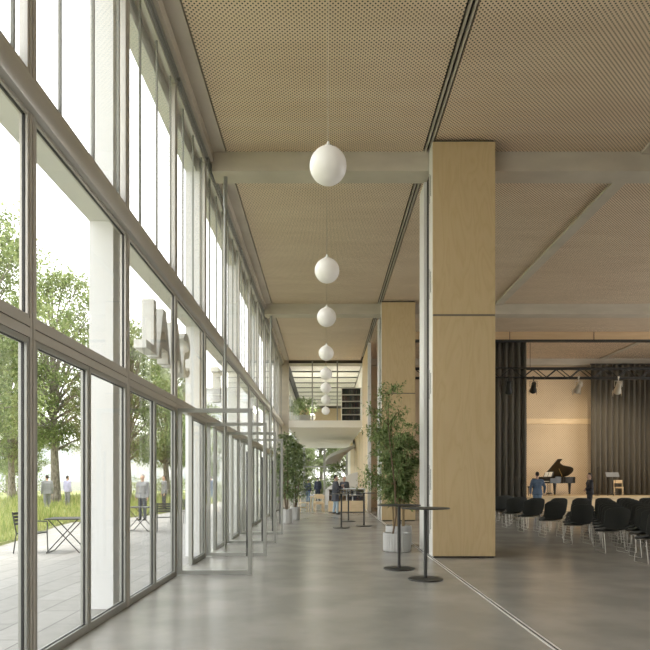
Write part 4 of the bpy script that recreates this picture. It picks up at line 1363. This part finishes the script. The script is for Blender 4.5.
# outside
person('man in a grey jacket standing outside beyond the second bistro table', (-7.05, 23.2, -0.01), R(170), 1.78, 'jacket', 'c_grey', 'c_charcoal', 'hair_grey', detail=False)
person('person in a grey jacket outside in the meadow, left of the thick trunk', (-13.2, 28.5, 0.03), R(40), 1.76, 'jacket', 'c_grey', 'c_grey', 'hair', detail=False, stride=0.1)
person('person in a lilac top outside in the meadow, right of the thick trunk', (-14.6, 34.0, 0.03), R(-20), 1.76, 'shirt', 'c_lilac', 'c_grey', 'hair', detail=False)
person('person in a blue jacket outside, seen past the first open door', (-8.15, 43.0, 0.05), R(60), 1.76, 'jacket', 'c_blue', 'c_jean', 'hair', detail=False)
person('person in a white jacket and red scarf outside by the farther tree trunk', (-7.9, 29.5, 0.04), R(120), 1.74, 'jacket', 'c_grey', 'c_charcoal', 'hair', detail=False)
# ------------------------------------------------------------------ bistro furniture outside
def bistro_chair(loc, rz, lab):
    r = thing('bistro_chair', lab, 'chair', (*loc, -0.01), rz, 'black bistro chairs on the paving')
    m = M['bistro']
    for sx in (-1, 1):
        x = sx * 0.23
        MB().tube([(x, 0.22, 0), (x, 0.20, 0.43)], 0.013, 8).build('leg', m, r, True)
        MB().tube([(x, -0.27, 0), (x, -0.20, 0.43), (x, -0.30, 0.88)], 0.013, 8).build('leg', m, r, True)
        MB().tube([(x, -0.245, 0.64), (x * 1.08, -0.02, 0.66), (x * 1.08, 0.19, 0.655), (x, 0.21, 0.60), (x, 0.20, 0.42)], 0.012, 8).build('armrest', m, r, True)
    s = MB()
    for i in range(6):
        yy = -0.19 + i * 0.072
        s.rbox(-0.225, 0.225, yy, yy + 0.055, 0.425 + 0.012 * (i == 5) * -1, 0.44, 0.003)
    s.tube([(-0.22, -0.2, 0.42), (-0.22, 0.21, 0.42)], 0.01, 6).tube([(0.22, -0.2, 0.42), (0.22, 0.21, 0.42)], 0.01, 6)
    s.build('seat', m, r)
    s = MB()
    for i in range(4):
        z = 0.60 + i * 0.072
        yy = -0.20 - 0.10 * (z - 0.43) / 0.45
        s.rbox(-0.225, 0.225, yy - 0.008, yy + 0.006, z, z + 0.055, 0.003)
    s.build('backrest', m, r)
    return r

def bistro_table(loc, rz, lab):
    r = thing('bistro_table', lab, 'table', (*loc, -0.01), rz, 'black folding bistro tables')
    m = M['bistro']
    MB().rbox(-0.36, 0.36, -0.36, 0.36, 0.715, 0.74, 0.005).build('table_top', M['metal_dark'], r)
    for sy in (-1, 1):
        y0 = sy * 0.29
        MB().tube([(-0.33, y0, 0.01), (0.30, y0, 0.715)], 0.012, 8).build('leg', m, r, True)
        MB().tube([(0.33, y0 * 0.92, 0.01), (-0.30, y0 * 0.92, 0.715)], 0.012, 8).build('leg', m, r, True)
    MB().tube([(-0.33, -0.29, 0.012), (-0.33, 0.29, 0.012)], 0.010, 6).tube([(0.33, -0.27, 0.012), (0.33, 0.27, 0.012)], 0.010, 6).build('stretcher', m, r, True)
    return r
bistro_table((-5.62, 13.05), R(8), 'black folding bistro table with crossed legs, nearest outside')
bistro_chair((-6.30, 12.9), R(-100), 'black slatted bistro chair left of the nearest bistro table')
bistro_chair((-5.05, 13.9), R(150), 'black slatted bistro chair behind the nearest bistro table')
bistro_table((-5.65, 18.4), R(-5), 'black folding bistro table with crossed legs, farther along the facade')
bistro_chair((-6.45, 18.5), R(-85), 'black slatted bistro chair left of the farther bistro table')
bistro_chair((-4.85, 18.2), R(15), 'black slatted bistro chair with its back turned, right of the farther bistro table')
bistro_chair((-5.3, 21.6), R(20), 'black slatted bistro chair farthest from the camera')

# ------------------------------------------------------------------ hanging letters outside, backs seen from indoors
def letter(ch, y0, y1, z0, z1, lab, cables=True, xa=-2.80, xb=-2.615):
    """block letter; text is read from the outside, so it runs towards the camera"""
    r = thing('sign_letter', lab, 'sign letter', ((xa + xb) / 2, (y0 + y1) / 2, z0), group='hanging sign letters')
    W = y1 - y0; H = z1 - z0; hx = (xb - xa) / 2
    t = min(0.16, W * 0.28); th = 0.12
    mb = MB()
    fa = lambda p: (-hx, W / 2 - p[0], p[1])      # 2D letter space: u to the right seen from outside
    fb = lambda p: (hx, W / 2 - p[0], p[1])
    if ch == 'L':
        mb.prism([(0, 0), (W, 0), (W, th), (t, th), (t, H), (0, H)], fa, fb)
    elif ch == 'A':
        m = W / 2
        mb.prism([(0, 0), (t, 0), (t + 0.05 * W, 0.22 * H), (W - t - 0.05 * W, 0.22 * H), (W - t, 0), (W, 0), (m + t * 0.55, H), (m - t * 0.55, H)], fa, fb)
    elif ch == 'T':
        mb.prism([(W / 2 - t / 2, 0), (W / 2 + t / 2, 0), (W / 2 + t / 2, H - th), (W, H - th), (W, H), (0, H), (0, H - th), (W / 2 - t / 2, H - th)], fa, fb)
    elif ch == 'I':
        mb.prism([(0, 0), (W, 0), (W, H), (0, H)], fa, fb)
    else:
        # S as a swept band
        pts = []
        q = W / 2 - t / 2
        r1 = (H - th) / 4
        for i in range(13):
            a = R(20 + 250 * i / 12)
            pts.append((W / 2 + q * math.cos(a), H - th / 2 - r1 + r1 * math.sin(a)))
        for i in range(13):
            a = R(90 - 250 * i / 12)
            pts.append((W / 2 + q * math.cos(a), th / 2 + r1 + r1 * math.sin(a)))
        L_, R_ = [], []
        for i in range(len(pts)):
            p0 = Vector((*pts[max(i - 1, 0)], 0)); p1 = Vector((*pts[min(i + 1, len(pts) - 1)], 0))
            d = (p1 - p0).normalized(); nn = Vector((-d.y, d.x, 0)) * th * 0.5
            L_.append((pts[i][0] + nn.x, pts[i][1] + nn.y)); R_.append((pts[i][0] - nn.x, pts[i][1] - nn.y))
        vs = []; fs = []
        for i in range(len(pts)):
            vs += [fa(L_[i]), fa(R_[i]), fb(R_[i]), fb(L_[i])]
        for i in range(len(pts) - 1):
            a = 4 * i; b = a + 4
            fs += [(a, b, b + 1, a + 1), (a + 1, b + 1, b + 2, a + 2), (a + 2, b + 2, b + 3, a + 3), (a + 3, b + 3, b, a)]
        e = 4 * (len(pts) - 1)
        fs += [(0, 1, 2, 3), (e, e + 3, e + 2, e + 1)]
        mb.add(vs, fs)
    mb.build('block', M['letter'], r, smooth=(ch == 'S'))
    cy = {'L': [W / 2 - t / 2], 'A': [0.0], 'T': [-0.2 * W, 0.2 * W], 'I': [0.0], 'S': [0.0]}[ch]
    for c in cy:
        MB().tube([(0, c, H - 0.005), (0, c, 4.68 - z0)], 0.004, 6).build('cable', M['rail'], r)
    return r
letter('L', 8.78, 9.32, 3.49, 4.32, 'hanging block letter L, nearest of the row outside the glass')
letter('A', 9.44, 10.16, 3.49, 4.32, 'hanging block letter A next to the letter L')
letter('A', 10.26, 10.98, 3.49, 4.32, 'hanging block letter A beside the curved letter S')
letter('S', 11.08, 11.66, 3.49, 4.32, 'hanging curved block letter S, last of the word outside')
letter('T', 14.7, 15.3, 3.49, 4.32, 'hanging block letter T outside past the first open door')

# ------------------------------------------------------------------ trees
def tree_proto(seed, h, rad, base, n_cl, lab, mleaf):
    rnd = random.Random(seed)
    r = thing('tree', lab, 'tree', (0, 0, 0))
    tk = MB()
    top = Vector((rnd.uniform(-.4, .4), rnd.uniform(-.4, .4), h * 0.9))
    path = [Vector((0, 0, -0.1)), Vector((0.05, 0.02, base * 0.5)), Vector((0.0, 0.08, base)), Vector((top.x * .5, top.y * .5, (base + h) / 2)), top]
    tk.tube(path, [0.34, 0.25, 0.21, 0.12, 0.03], 12)
    cl = []
    for i in range(n_cl):
        t = (i + rnd.random()) / n_cl
        z = base + (h - base) * (0.05 + 0.92 * t)
        pr = math.sin(PI * (0.12 + 0.83 * t)) ** 0.7
        a = i * 2.4 + rnd.uniform(-.5, .5)
        rr = rad * pr * rnd.uniform(0.35, 1.0)
        c = Vector((rr * math.cos(a), rr * math.sin(a), z))
        cl.append(c)
        f = rnd.uniform(0.35, 0.75)
        zz = base * 0.85 + (z - base * 0.85) * f
        ax = Vector((path[2].lerp(path[4], max(0, (zz - base) / (h - base)))))
        ax.z = zz
        mid = ax.lerp(c, 0.55) + Vector((0, 0, 0.25))
        tk.tube([ax, mid, c], [0.075 * (1 - t) + 0.03, 0.04, 0.012], 6)
    tk.build('trunk', M['bark'], r, True)
    lf = MB()
    for c in cl:
        R0 = rnd.uniform(0.55, 1.05) * rad * 0.34
        for k in range(330):
            v = rvec(rnd)
            p = c + Vector((v.x, v.y, v.z * 0.62)) * R0 * (rnd.random() ** 0.45)
            leaf(lf, p, rvec(rnd, -0.1), rnd.uniform(0.13, 0.24), rnd.uniform(0.04, 0.075), rnd)
    lf.build('crown', M[mleaf], r, fix=False)
    return r
ta = tree_proto(1, 14.2, 4.4, 3.2, 74, 'large leafy tree at the far left outside, crown reaching highest', 'leaf_tree')
ta.location = (-16.2, 27.0, 0)
tb = tree_proto(2, 12.0, 3.9, 2.7, 62, 'bushy tree outside with the thin trunk behind the second bistro table', 'leaf_tree')
tb.location = (-13.2, 40.0, 0)
tc = tree_proto(3, 8.0, 2.9, 2.0, 40, 'small pale tree far outside, left of the thick trunk', 'leaf_tree_pale')
tc.location = (-31.0, 61.0, 0)
dup(ta, (-16.6, 37.0, 0), 2.1, 'tall tree outside with the thick dappled trunk behind the nearest bistro table', sc=1.03)
for src, loc, rz, lab, sc in (
        (tb, (-12.4, 47.0, 0), 1.2, 'bushy tree outside behind the farther bistro table', 0.95),
        (tc, (-11.6, 58.0, 0), 0.7, 'small pale tree outside seen past the first open door', 0.9),
        (tb, (-24.5, 47.0, 0), 2.8, 'leafy tree outside standing left behind the thick trunk', 1.05),
        (ta, (-22.0, 60.0, 0), 0.4, 'large tree outside in the second rank behind the meadow', 0.95),
        (tb, (-16.0, 66.0, 0), 4.0, 'bushy tree outside in the second rank, hidden by the nearer crowns', 1.0),
        (tc, (-38.0, 72.0, 0), 2.0, 'small pale tree farthest at the left outside', 1.1),
        (tb, (-3.2, 64.0, 0), 1.0, 'bushy garden tree left beyond the end window', 0.85),
        (tb, (-0.4, 68.0, 0), 3.0, 'bushy garden tree in the middle beyond the end window', 0.9),
        (tc, (2.4, 64.0, 0), 5.0, 'pale garden tree right beyond the end window', 1.0),
        (tc, (-1.9, 61.0, 0), 2.4, 'small pale garden tree close behind the end window', 0.6)):
    dup(src, loc, rz, lab, sc=sc)
def shrub(loc, w, h, lab, seed):
    rnd = random.Random(seed)
    r = thing('shrub', lab, 'shrub', loc)
    st = MB(); lf = MB()
    for i in range(7):
        a = rnd.uniform(0, 6.28)
        st.tube([(0, 0, -0.05), (w * .2 * math.cos(a), w * .2 * math.sin(a), h * .4), (w * .35 * math.cos(a), w * .35 * math.sin(a), h * .8)], [0.03, 0.02, 0.006], 6)
    for i in range(2600):
        v = rvec(rnd); q = rnd.random() ** 0.35
        leaf(lf, Vector((v.x * w / 2 * q, v.y * w / 2 * q, h * 0.52 + v.z * h * 0.47 * q)), rvec(rnd), rnd.uniform(0.10, 0.20), rnd.uniform(0.03, 0.06), rnd)
    st.build('stem', M['stem'], r, True)
    lf.build('foliage', M['leaf_tree'], r, fix=False)
    return r
for i, (x, y, w, h) in enumerate(((-2.9, 59.4, 2.6, 2.2), (-0.9, 60.2, 2.6, 1.7), (0.9, 59.6, 2.4, 2.4), (2.6, 60.3, 2.6, 2.0))):
    shrub((x, y, -0.01), w, h, 'green garden shrub beyond the end window, ' + ['at its left side', 'behind the standing dark figure', 'behind the stair plant', 'at its right side'][i], 60 + i)
for i, (x, y, w, h) in enumerate(((-27, 52, 7, 2.6), (-19.5, 56, 6, 2.2), (-13.5, 52.5, 4.5, 2.0), (-9.6, 50, 3.4, 1.6))):
    shrub((x, y, -0.03), w, h, 'loose green shrub far outside in the bed, ' + ['left of the thick trunk', 'just right of the thick trunk', 'behind the farther bistro table', 'by the paving past the open door'][i], 80 + i)

# ------------------------------------------------------------------ meadow grass
rnd = random.Random(42)
gr = MB()
cnt = 0
while cnt < 26000:
    yy = 9 + 40 * rnd.random() ** 1.5
    ex = edge_x(yy)
    x = ex - 16 * rnd.random() ** 1.6
    if x / yy < -0.60:
        cnt += 1
        continue
    h = rnd.uniform(0.18, 0.50) + 0.45 * max(0, math.sin(x * 1.7) * math.cos(yy * 0.9)) * rnd.random()
    if ex - x < 0.5:
        h *= 0.5
    a = rnd.uniform(0, 2 * PI); w = rnd.uniform(0.008, 0.02) * (1 + yy / 40)
    dx, dy = math.cos(a) * w, math.sin(a) * w
    lx, ly = rnd.uniform(-.3, .3) * h, rnd.uniform(-.3, .3) * h
    k = len(gr.v)
    gr.v += [(x - dx, yy - dy, 0.04), (x + dx, yy + dy, 0.04), (x + lx * .4 + dx * .7, yy + ly * .4 + dy * .7, h * .6), (x + lx * .4 - dx * .7, yy + ly * .4 - dy * .7, h * .6), (x + lx, yy + ly, h)]
    gr.f += [(k, k + 1, k + 2, k + 3), (k + 3, k + 2, k + 4)]
    cnt += 1
tag(gr.build('meadow_grass', M['grass'], None, fix=False), 'tall yellow green meadow grass filling the bed outside', 'grass', kind='stuff')

# ------------------------------------------------------------------ far buildings beyond the square
def building(loc, w, d, h, lab, cols, rows):
    r = thing('building', lab, 'building', (*loc, -0.03))
    MB().box(-w / 2, w / 2, 0, d, 0, h).build('wall', M['far_wall'], r)
    MB().box(-w / 2 - 0.3, w / 2 + 0.3, -0.3, d + 0.3, h, h + 0.4).build('roof', M['far_wall'], r)
    for i in range(cols):
        for j in range(rows):
            x = -w / 2 + w * (i + 0.5) / cols; z = h * (j + 0.55) / rows
            MB().box(x - w / cols * 0.28, x + w / cols * 0.28, -0.06, 0.05, z - h / rows * 0.28, z + h / rows * 0.28).build('window', M['far_glass'], r)
    return r
building((-58, 104), 60, 12, 7.5, 'long low pale building far across the square', 16, 2)
building((-22, 122), 15, 14, 20, 'tall pale building far behind the trees', 5, 6)
o = struct('garden_wall', MB().box(-60, -12, 84, 84.4, -0.03, 1.3), M['far_wall'], 'low white wall far across the square', 'wall')
